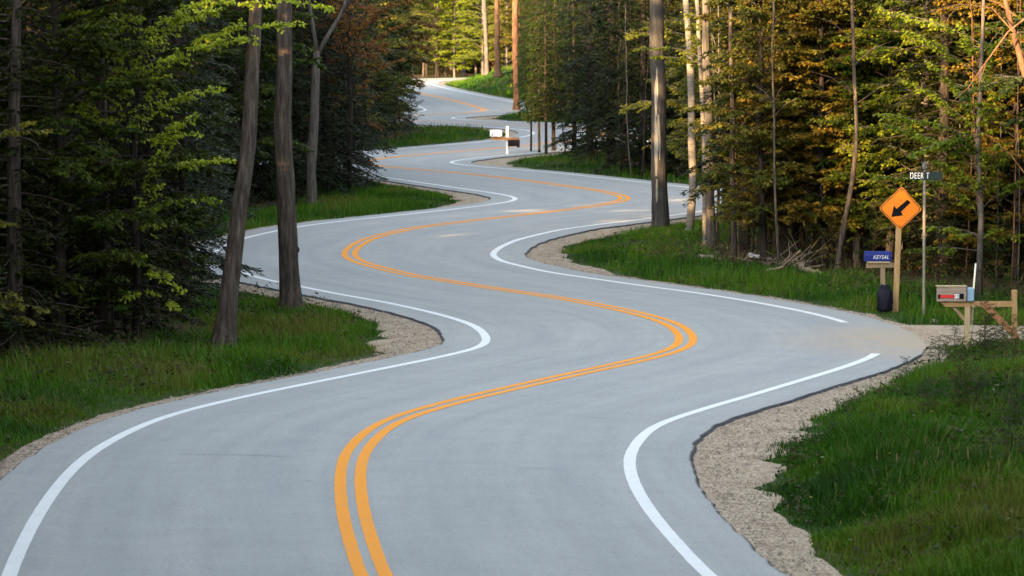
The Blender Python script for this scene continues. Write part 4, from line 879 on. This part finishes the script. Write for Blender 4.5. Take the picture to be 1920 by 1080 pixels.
rows = [
 # left, near
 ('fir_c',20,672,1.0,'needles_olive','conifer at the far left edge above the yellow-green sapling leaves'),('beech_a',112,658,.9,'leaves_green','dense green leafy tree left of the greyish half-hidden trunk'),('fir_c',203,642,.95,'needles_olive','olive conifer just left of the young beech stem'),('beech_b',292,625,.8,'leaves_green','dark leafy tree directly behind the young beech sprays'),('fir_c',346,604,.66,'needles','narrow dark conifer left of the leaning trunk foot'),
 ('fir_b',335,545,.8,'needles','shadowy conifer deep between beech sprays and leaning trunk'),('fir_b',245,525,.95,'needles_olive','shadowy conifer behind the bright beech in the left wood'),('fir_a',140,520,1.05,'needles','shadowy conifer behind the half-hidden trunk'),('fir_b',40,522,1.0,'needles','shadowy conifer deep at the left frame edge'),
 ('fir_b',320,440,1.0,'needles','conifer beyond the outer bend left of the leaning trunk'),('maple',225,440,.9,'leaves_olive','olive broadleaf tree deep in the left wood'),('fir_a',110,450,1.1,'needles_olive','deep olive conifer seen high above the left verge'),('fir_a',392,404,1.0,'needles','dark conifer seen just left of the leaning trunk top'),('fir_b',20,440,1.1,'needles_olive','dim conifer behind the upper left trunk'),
 # left, behind the grass strip
 ('fir_b',455,386,.95,'needles','black-green conifer between leaning and stout trunks'),('fir_a',512,378,1.0,'needles','black-green conifer behind the stout trunk'),('fir_b',560,372,1.0,'needles','black-green conifer left of the forked trunk'),('fir_a',612,362,.95,'needles','black-green conifer right of the forked trunk'),('fir_c',652,351,.75,'needles','low dark conifer at the tip of the shaded grass strip'),
 ('maple',560,340,1.0,'leaves_russet','russet-topped tree above the forked trunk'),('fir_b',618,338,1.0,'needles','dark conifer wall facing the middle bend'),('maple',600,325,1.0,'leaves_olive','brownish tree overhanging the middle bend'),
 # left, farther
 ('maple',684,277,.95,'leaves_olive','olive-brown tree at the left end of the grass island'),('fir_b',662,283,1.0,'needles','dark conifer at the left end of the grass island'),('thicket',742,264,.75,'leaves_olive','grey-brown bush on the grass island'),('thicket',770,258,.6,'leaves_green','low green bush on the tip of the grass island thicket'),('beech_a',716,246,1.1,'leaves_olive','spreading tree overhanging the far road from the left'),('maple',690,243,1.15,'leaves_russet','russet tree high over the far road on the left'),('fir_a',735,243,.8,'needles','conifer beside the far left road edge'),
 ('maple',700,200,1.0,'leaves_green','green tree beyond the grass island on the left'),('fir_b',735,190,1.0,'needles','conifer beyond the far left bend'),('thicket',745,182,1.3,'leaves_green','bush crowding the far left road edge'),
 # right, behind the middle bend
 ('fir_pole',996,286,.5,'leaves_green','thin-stemmed tree right of the white mailbox'),('fir_pole',1010,288,.62,'leaves_green','second thin-stemmed tree right of the white mailbox'),('fir_pole',1023,290,.7,'needles','third thin-stemmed tree right of the white mailbox'),('fir_pole',1038,285,.9,'leaves_green','fourth thin-stemmed tree right of the white mailbox'),('fir_pole',1077,288,1.05,'leaves_green','thin-stemmed tree beside the dark conifer wall'),
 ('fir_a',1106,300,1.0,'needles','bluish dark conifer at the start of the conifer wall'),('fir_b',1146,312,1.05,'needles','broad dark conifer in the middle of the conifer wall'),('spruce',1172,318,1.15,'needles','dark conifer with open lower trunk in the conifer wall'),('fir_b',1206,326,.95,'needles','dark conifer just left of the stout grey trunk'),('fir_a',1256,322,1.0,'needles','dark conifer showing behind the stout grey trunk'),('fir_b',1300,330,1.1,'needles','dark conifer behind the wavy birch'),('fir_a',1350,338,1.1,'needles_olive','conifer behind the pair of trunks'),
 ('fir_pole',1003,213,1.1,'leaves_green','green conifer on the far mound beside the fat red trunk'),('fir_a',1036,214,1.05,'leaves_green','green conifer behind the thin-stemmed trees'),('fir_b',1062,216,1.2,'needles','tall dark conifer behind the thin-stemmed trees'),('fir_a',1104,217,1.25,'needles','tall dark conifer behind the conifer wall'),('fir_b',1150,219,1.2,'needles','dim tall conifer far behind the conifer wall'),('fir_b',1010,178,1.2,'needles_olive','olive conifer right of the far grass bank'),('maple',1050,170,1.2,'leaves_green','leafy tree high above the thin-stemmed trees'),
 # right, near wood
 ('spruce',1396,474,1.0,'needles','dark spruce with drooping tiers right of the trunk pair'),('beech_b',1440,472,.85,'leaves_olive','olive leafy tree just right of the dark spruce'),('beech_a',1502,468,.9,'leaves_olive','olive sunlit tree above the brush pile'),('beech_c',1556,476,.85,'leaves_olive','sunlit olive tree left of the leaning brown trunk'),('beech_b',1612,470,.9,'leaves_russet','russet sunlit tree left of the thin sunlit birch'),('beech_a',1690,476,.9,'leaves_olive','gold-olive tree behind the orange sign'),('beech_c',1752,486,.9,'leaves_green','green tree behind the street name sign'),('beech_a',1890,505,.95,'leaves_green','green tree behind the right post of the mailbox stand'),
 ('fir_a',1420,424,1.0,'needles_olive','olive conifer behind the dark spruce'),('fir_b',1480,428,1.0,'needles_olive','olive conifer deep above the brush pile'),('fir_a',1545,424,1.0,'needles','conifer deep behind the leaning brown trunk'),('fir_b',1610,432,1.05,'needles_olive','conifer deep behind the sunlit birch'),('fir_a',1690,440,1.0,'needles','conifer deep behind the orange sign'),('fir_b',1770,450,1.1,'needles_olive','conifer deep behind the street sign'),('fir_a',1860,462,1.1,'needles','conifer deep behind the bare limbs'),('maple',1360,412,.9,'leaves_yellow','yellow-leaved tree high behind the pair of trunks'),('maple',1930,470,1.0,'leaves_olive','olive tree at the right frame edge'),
 ('beech_a',1470,455,.9,'leaves_olive','olive leafy tree one row behind the brush pile'),('beech_c',1530,452,.95,'leaves_olive','gold-tinged tree one row behind the leaning brown trunk'),('beech_b',1590,450,1.0,'leaves_russet','russet tree in the row behind the leaning brown trunk'),('beech_a',1655,452,.95,'leaves_olive','olive tree between the sunlit birch and orange sign'),('beech_b',1720,462,1.0,'leaves_green','green tree one row behind the street sign'),('beech_c',1815,478,.95,'leaves_olive','olive tree one row behind the bright beech'),('beech_b',1410,450,.8,'leaves_olive','olive tree hugging the dark spruce'),
 ('young_beech',1418,492,.75,'leaves_spring','small bright sapling right of the dark slim trunk'),('young_beech',1510,505,.45,'leaves_green','knee-high seedling right of the brush pile'),('young_beech',1395,486,.6,'leaves_green','small leafy sapling at the foot of the dark spruce'),
 # far end
 ('maple',905,150,1.0,'leaves_spring','sunlit yellow-green tree on top of the far grass bank'),('beech_c',950,151,1.0,'leaves_yellow','golden-green tree at the right end of the far grass bank'),('maple',975,160,1.0,'leaves_olive','brown-olive tree over the far grass bank'),
 ('beech_a',852,147,1.0,'leaves_spring','pale yellow-green tree left of the far whitish trunk'),('maple',818,147,.9,'leaves_green','sunlit green tree where the far road vanishes'),
 ('maple',800,143,1.2,'leaves_green','hazy green tree at the end of the road'),('maple',840,141,1.3,'leaves_olive','olive tree over the far end of the road'),('beech_a',893,141,1.2,'leaves_spring','yellow-green sunlit tree above the far grass bank'),('maple',948,142,1.2,'leaves_yellow','bright yellow-green tree between the far red and golden trunks'),('maple',990,140,1.2,'leaves_olive','brownish sunlit tree right of the golden trunk'),('thicket',872,141,1.4,'leaves_green','bushes at the top of the far grass bank'),('thicket',925,143,1.0,'leaves_russet','reddish brush under the far reddish pine'),('fir_b',850,134,1.3,'needles','dark conifer behind the far end of the road'),('fir_a',905,133,1.3,'needles','dark conifer behind the far pale trunk'),('fir_b',820,136,1.3,'leaves_green','green conifer behind the far road end'),('maple',1020,142,1.3,'leaves_yellow','yellow tree behind the green conifers on the right'),
]
NAMES = {'fir_a': 'conifer', 'fir_b': 'conifer', 'fir_c': 'conifer', 'fir_pole': 'pole_conifer', 'spruce': 'spruce_tree', 'beech_a': 'beech_tree', 'beech_b': 'beech_tree', 'beech_c': 'beech_tree', 'thicket': 'bush', 'young_beech': 'sapling', 'maple': 'broadleaf_tree'}
BK = {'needles': 'bark_dark', 'needles_olive': 'bark_brown', 'leaves_green': 'bark_dark', 'leaves_olive': 'bark_dark', 'leaves_russet': 'bark_red', 'leaves_yellow': 'bark_grey', 'leaves_spring': 'bark_grey'}
TREES_XY = []; rows = rows + EXTRA; BK['leaves_brush'] = 'bark_brown'; BK['leaves_gold'] = 'bark_dark'
for key, px, py, s_, leaf, lb in rows:
    p = P2(px, py); TREES_XY.append(p)
    sd, dd, _ = road_dist([p[0]], [p[1]])
    if dd[0] < .6: print('CLOSE TO ROAD', lb, round(float(dd[0]), 2))
    wd = 'weed' in lb; tree('weed_clump' if wd else NAMES[key], key, p, s_ * (1.6 if wd else 1), lb, 'weeds' if wd else 'bush' if key == 'thicket' else 'tree', sz=s_ * .9 if wd else 1.0 if key == 'fir_pole' else None, leaf=leaf, bk=BK[leaf])

# --- thin bare stems standing in the wood
def stem_mesh(seed):
    r = np.random.default_rng(seed); m = MB(); h = r.uniform(5, 7); zz = np.linspace(-.1, h, 12); w = np.cumsum(r.normal(0, .035, (12, 2)), 0); m.tube(np.c_[w - w[1], zz], .032 * np.linspace(1, .25, 12), 6)
    for k in range(9):
        z = r.uniform(.5, h); a = r.uniform(0, 6.3); L = r.uniform(.2, .7); c = np.array((np.interp(z, zz, w[:, 0]), np.interp(z, zz, w[:, 1]), z)); d = np.array((math.cos(a), math.sin(a), r.uniform(-.1, .8)))
        m.tube(np.array([c, c + d * L * .5, c + d * L + r.normal(0, .05, 3)]), [.008, .005, .002], 3, cap=False)
    return m.mesh('bare_stem', True)
SM = [stem_mesh(s_) for s_ in (301, 302, 303, 304)]
stems = [(1346,458,.8,'bark_grey'),(1356,452,.6,'bark_grey'),(1366,470,.6,'bark_brown'),(1385,480,.7,'bark_grey'),(1402,470,.6,'bark_brown'),(1412,488,.5,'bark_dark'),(1430,470,.6,'bark_dark'),(1474,492,.6,'bark_brown'),(1496,478,.8,'bark_dark'),(1520,474,.5,'bark_brown'),(1538,482,.5,'bark_grey'),(1561,484,.8,'bark_brown'),(1588,490,.6,'bark_brown'),(1612,488,.7,'bark_grey'),(1632,492,.5,'bark_grey'),(1650,480,.6,'bark_brown'),(1692,500,.5,'bark_grey'),(1712,505,.6,'bark_dark'),(1760,520,.5,'bark_grey'),(1785,515,.6,'bark_grey'),(1812,528,.5,'bark_red'),(1846,545,.6,'bark_red'),(1868,530,.6,'bark_grey'),(1895,560,.6,'bark_red'),(1910,540,.5,'bark_grey'),
         (272,632,.9,'bark_dark'),(210,645,.6,'bark_dark'),(318,600,.5,'bark_brown'),(60,650,.7,'bark_dark'),(365,560,.6,'bark_brown'),(1120,308,1.0,'bark_dark'),(1165,322,1.2,'bark_dark'),(1182,330,.9,'bark_grey'),(1204,335,.9,'bark_dark'),(1060,290,.9,'bark_dark')]
ORD = 'first second third fourth fifth sixth seventh eighth ninth tenth eleventh twelfth thirteenth fourteenth fifteenth sixteenth seventeenth eighteenth nineteenth twentieth twenty-first twenty-second twenty-third twenty-fourth twenty-fifth'.split()
for k, (px, py, s_, bk) in enumerate(stems):
    p = P2(px, py); zone = 0 if px > 1300 else 1 if px < 500 else 2
    same = sorted(q_[0] for q_ in stems if (0 if q_[0] > 1300 else 1 if q_[0] < 500 else 2) == zone); nth = ORD[same.index(px)]
    tone = {'bark_grey': 'grey', 'bark_brown': 'brown', 'bark_dark': 'dark', 'bark_red': 'reddish'}[bk]
    lb, g = ((f'thin {tone} bare stem, {nth} counting right from the trunk pair', 'bare stems of the right wood'), (f'thin {tone} bare stem in the left wood, {nth} from the frame edge', 'bare stems of the left wood'), (f'thin {tone} stem under the far conifer wall, {nth} from the white mailbox', 'bare stems of the conifer wall'))[zone]
    o = obj('bare_sapling', variant(SM[k % 4], bk), None, None, (p[0], p[1], gz(*p)), rng.uniform(0, 6)); o.scale = (s_, s_, 1.0); o.rotation_euler = (rng.normal(0, .03), rng.normal(0, .04), rng.uniform(0, 6)); tag(o, lb, 'stem', g)

# --- undergrowth and brush of the wood floor (stuff)
def undergrowth():
    r = np.random.default_rng(5); m = Leaves(); n = 0
    V, Fc, T_, c0 = [], [], [], 0
    x, y = r.uniform(-30, 30, 60000), r.uniform(40, 300, 60000); px, py, _ = px_of(np.c_[x, y, 0 * x]); k = (px > -80) & (px < 2000); x, y = x[k], y[k]
    s_, d_, g_ = road_dist(x, y); lim = np.where((s_ > 0) & (y < 70), 9, np.where(y > 205, 6, 3.6)); k = (d_ > lim) & (d_ < lim + 9) & (in_drive(x, y) < .1); x, y, d_ = x[k], y[k], d_[k]
    z = ground_z(x, y, d_); n = len(x); h = r.uniform(.1, .55, n) * (.5 + vnoise(x * .6, y * .6, 91)); w = r.uniform(.004, .010, n)
    a = r.uniform(0, 6.3, n); l = h * r.uniform(.1, .9, n); tp = np.c_[x + np.cos(a) * l, y + np.sin(a) * l, z + h]
    m.add(np.c_[x, y, z - .02], tp - np.c_[x, y, z], r.normal(0, 1, (n, 3)), h, w * 2.4, r.uniform(.75, 1, n))
    k = r.random(n) < .7; q = k.sum(); pos = (np.c_[x, y, z] * .4 + tp * .6)[k]
    for _ in range(4): m.add(pos + r.normal(0, .09, (q, 3)), r.normal(0, 1, (q, 3)), UP + r.normal(0, .6, (q, 3)), r.uniform(.04, .10, q), r.uniform(.025, .06, q), np.clip(r.normal(.4, .25, q), 0, 1))
    o = obj('undergrowth', m.mesh('undergrowth'), MATS['leaves_brush']); tag(o, 'low tangled undergrowth on the floor of the woods', 'undergrowth', kind='stuff')
undergrowth()
# brush pile by the right wood edge
r = np.random.default_rng(6); b0 = at(1470, 503); m = MB()
for k in range(34):
    a = r.uniform(0, 6.3); e = r.uniform(.05, .9); L = r.uniform(.3, 1.0); c = np.array((r.normal(0, .35), r.normal(0, .4), r.uniform(0, .18))); d = np.array((math.cos(a), math.sin(a) * .6, e))
    m.tube(np.array([c, c + d * L * .5 + r.normal(0, .04, 3), c + d * L]), [.012, .009, .003], 4, cap=False)
tag(m.build('brush_pile', MATS['dead_wood'], None, b0), 'tangle of dead reddish twigs at the wood edge', 'brush pile')

# --- the depth of the woods on either side: one mass each, drawn by geometry nodes
VIS = [p for p in Yp if not (p[0] < 715 and p[1] < 330) and not (p[0] < 800 and p[1] < 240) and p[1] > 150 and p[0] < 1190] + [p for p in Lp + Rp if p[1] > 150] + [(720,300),(720,318),(800,300),(800,262),(900,262),(860,225),(1000,228),(960,247),(930,247),(840,165),(900,190),(1280,390),(1270,360),(470,470),(470,500),(1700,400),(1640,480),(1780,550),(1733,330),(1240,200),(1240,400),(540,300),(590,250),(1020,270),(900,140),(860,160),(940,160),(480,430),(800,360),(640,380),(560,400),(1100,310)]
_far = [(x_, y_) for x_ in range(800, 1000, 15) for y_ in (20, 100)]; nv = len(VIS); VIS = VIS + _far
VIS = np.array(VIS, float); VD = np.array([at(a, b)[1] if b > 60 else 150. for a, b in VIS])
VD[[i for i, v in enumerate(VIS) if tuple(v) in ((1700,400),(1640,480),(1780,550),(1733,330))]] = 74; VD[[i for i, v in enumerate(VIS) if tuple(v) in ((1240,200),(1240,400))]] = 109; VD[[i for i, v in enumerate(VIS) if tuple(v) == (540,300)]] = 78; VD[[i for i, v in enumerate(VIS) if tuple(v) == (590,250)]] = 120
VD[nv:] = 372
def clear(x, y, R):
    px, py, dep = px_of(np.array([[x, y, 0.]])); s_ = F / max(1, dep[0])
    if y < 30: return True
    hit = (VD > y) & (np.abs(VIS[:, 0] - px[0]) < R * s_) & (VIS[:, 1] < py[0] + 10)
    return not hit.any()
def woods(name, label, pts, mats):
    keys = [k for k, _, _ in mats]; protos = []
    for key, leaf, bk in mats:
        tm, cm = PROTO[key]; vt = np.zeros(len(tm.vertices) * 3, np.float32); tm.vertices.foreach_get('co', vt); 
        o = bpy.data.objects.new('woods_tree', variant(tm, bk)); o2 = bpy.data.objects.new('woods_crown', variant(cm, leaf)); protos.append((o, o2))
    pts = np.array(pts); n = len(pts)
    me = bpy.data.meshes.new(name); me.vertices.add(n); me.vertices.foreach_set('co', pts[:, :3].astype(np.float32).ravel())
    for nm, ty, vals in (('pick', 'INT', pts[:, 3].astype(np.int32)), ('turn', 'FLOAT', pts[:, 4].astype(np.float32)), ('size', 'FLOAT', pts[:, 5].astype(np.float32))):
        at_ = me.attributes.new(nm, ty, 'POINT'); at_.data.foreach_set('value', vals)
    me.update(); ob = bpy.data.objects.new(name, me); COL.objects.link(ob)
    g = bpy.data.node_groups.new(name, 'GeometryNodeTree'); g.interface.new_socket('Geometry', in_out='INPUT', socket_type='NodeSocketGeometry'); g.interface.new_socket('Geometry', in_out='OUTPUT', socket_type='NodeSocketGeometry')
    gi = g.nodes.new('NodeGroupInput'); go = g.nodes.new('NodeGroupOutput')
    out = g.nodes.new('GeometryNodeJoinGeometry')
    def attr(nm, ty): x = g.nodes.new('GeometryNodeInputNamedAttribute'); x.data_type = ty; x.inputs[0].default_value = nm; return x.outputs[0]
    for which in (0, 1):
        jn = g.nodes.new('GeometryNodeJoinGeometry'); ins = []
        for pr_ in protos:
            oi = g.nodes.new('GeometryNodeObjectInfo'); oi.inputs['Object'].default_value = pr_[which]; oi.inputs['As Instance'].default_value = True; ins.append(oi)
        for oi in reversed(ins): g.links.new(oi.outputs['Geometry'], jn.inputs[0])
        ip = g.nodes.new('GeometryNodeInstanceOnPoints'); ip.inputs['Pick Instance'].default_value = True
        g.links.new(gi.outputs[0], ip.inputs['Points']); g.links.new(jn.outputs[0], ip.inputs['Instance']); g.links.new(attr('pick', 'INT'), ip.inputs['Instance Index'])
        cx = g.nodes.new('ShaderNodeCombineXYZ'); g.links.new(attr('turn', 'FLOAT'), cx.inputs[2]); g.links.new(cx.outputs[0], ip.inputs['Rotation']); g.links.new(attr('size', 'FLOAT'), ip.inputs['Scale'])
        g.links.new(ip.outputs[0], out.inputs[0])
    g.links.new(out.outputs[0], go.inputs[0])
    md = ob.modifiers.new('woods', 'NODES'); md.node_group = g
    return tag(ob, label, 'woods', kind='stuff')
r = np.random.default_rng(99); lp, rp, TX = [], [], np.array(TREES_XY)
cand = np.c_[r.uniform(-62, 62, 30000), r.uniform(-60, 470, 30000)]
sd_, dd_, _ = road_dist(cand[:, 0], cand[:, 1]); placed = [tuple(t_) for t_ in TX]
grid = {}
for (x, y) in placed: grid.setdefault((int(x // 3), int(y // 3)), []).append((x, y))
for (x, y), s_, d_ in zip(cand, sd_, dd_):
    if d_ < (2.6 if s_ < 0 and y < 56 else 3.2) or in_drive(x, y) > .02 or (s_ > 0 and 36 < y < 72 and d_ < 8): continue
    px, py, dep = px_of(np.array([[x, y, 0.]])); inview = y > 40 and -250 < px[0] < 2170
    if not inview and abs(x) > 34: continue
    if inview and y < 130 and d_ < (2.6 if s_ < 0 and 84 < y < 120 else 5.5): continue
    gx_, gy_ = int(x // 3), int(y // 3); mind = 1.75 if inview else (1.35 if s_ < 0 and y < 80 and x > -22 else 2.4)  # left trees near the camera packed closer so the road stays shaded
    if any((x - a) ** 2 + (y - b) ** 2 < mind ** 2 for i_ in (-1, 0, 1) for j_ in (-1, 0, 1) for a, b in grid.get((gx_ + i_, gy_ + j_), ())): continue
    if s_ < 0 and 292 < y < 388 and x < (-12 if y < 345 else -9): continue
    if 30 < y < 63 and abs(px[0] - 960) < 1000 + 2.6 * F / dep[0]: continue
    if not clear(x, y, 1.9): continue
    grid.setdefault((gx_, gy_), []).append((x, y))
    (rp if s_ > 0 else lp).append((x, y, 0.0, r.integers(0, 6), r.uniform(0, 6.28), r.uniform(1.2, 1.5) if s_ < 0 and (y < 43 or (80 < y < 102 and x > -22)) else r.uniform(.8, 1.15) if s_ < 0 and 43 < y < 80 else r.uniform(.85, 1.25)))  # left trees made taller in places to shade road, mailboxes and trunks
for L_ in (lp, rp):
    A = np.array(L_); s2, d2, _ = road_dist(A[:, 0], A[:, 1]); z2 = ground_z(A[:, 0], A[:, 1], d2)
    for i_ in range(len(L_)): L_[i_] = L_[i_][:2] + (float(z2[i_]),) + tuple(L_[i_][3:])
woods('woods', 'deep dark mixed wood filling the left side behind the roadside trees', lp, [('fir_a', 'needles', 'bark_dark'), ('fir_b', 'needles', 'bark_dark'), ('maple', 'leaves_olive', 'bark_brown'), ('fir_c', 'needles_olive', 'bark_brown'), ('beech_b', 'leaves_green', 'bark_dark'), ('thicket', 'leaves_green', 'bark_dark')])
woods('woods', 'deep mixed wood filling the right side behind the roadside trees', rp, [('fir_a', 'needles_olive', 'bark_dark'), ('beech_a', 'leaves_olive', 'bark_brown'), ('fir_b', 'needles', 'bark_dark'), ('maple', 'leaves_green', 'bark_grey'), ('beech_b', 'leaves_olive', 'bark_brown'), ('thicket', 'leaves_olive', 'bark_brown')])
print('woods', len(lp), len(rp))


# --- weeds and small flowers among the grass (stuff)
def weeds():
    r = np.random.default_rng(15); lv = Leaves()
    for (n, x0, x1, y0, y1, k0) in ((1700, 2.2, 8, 40, 69, .9), (1500, -9, -2, 48, 84, .9), (1100, 2, 11, 76, 104, 1.2)):
        x, y = r.uniform(x0, x1, n), r.uniform(y0, y1, n); s_, d_, g_ = road_dist(x, y)
        k = (d_ > g_ + .15) & (in_drive(x, y) < .1) & (r.random(n) < sstep(.35, .7, vnoise(x * .7, y * .5, 95)) + .12) & (d_ < 7); x, y, d_ = x[k], y[k], d_[k]; z = ground_z(x, y, d_)
        for j in range(8):
            m_ = len(x); hh = r.uniform(.02, .30, m_) * k0 * (.4 + vnoise(x * 2, y * 2, 96)); a = r.uniform(0, 6.3, m_)
            P = np.c_[x + np.cos(a) * .05 * r.random(m_), y + np.sin(a) * .05 * r.random(m_), z + hh]
            lv.add(P, np.c_[np.cos(a), np.sin(a), r.normal(.1, .4, m_)], UP + r.normal(0, .4, (m_, 3)), r.uniform(.05, .12, m_), r.uniform(.02, .05, m_), np.clip(vnoise(x * .6, y * .6, 97) + r.normal(0, .15, m_), 0, 1))
    o = obj('weeds', lv.mesh('weeds'), MATS['leaves_brush']); tag(o, 'scattered broad-leaved weeds mixed into the verge grass', 'weeds', kind='stuff')
    fl = Leaves(); n = 420; x, y = r.uniform(1.5, 10.5, n), r.uniform(42, 104, n); s_, d_, g_ = road_dist(x, y); k = (d_ > g_ + .2) & (d_ < 4.5) & (in_drive(x, y) < .1) & (r.random(n) < .45); x, y, d_ = x[k], y[k], d_[k]; z = ground_z(x, y, d_) + r.uniform(.12, .24, len(x))
    for a in np.arange(0, 6.2, 1.05): fl.add(np.c_[x, y, z], np.broadcast_to((math.cos(a), math.sin(a), .35), (len(x), 3)), UP, .022, .02, (np.arange(len(x)) % 3 > 0) * 1.0)
    o = obj('flowers', fl.mesh('flowers'), MATS['petals']); tag(o, 'tiny pale and yellow flowers dotted through the verge grass', 'flowers', kind='stuff')
leafmat('petals', [(0, (.70, .55, .04)), (.5, (.75, .65, .2)), (1, (.62, .64, .52))], .3, .6, 0, 0)
weeds()
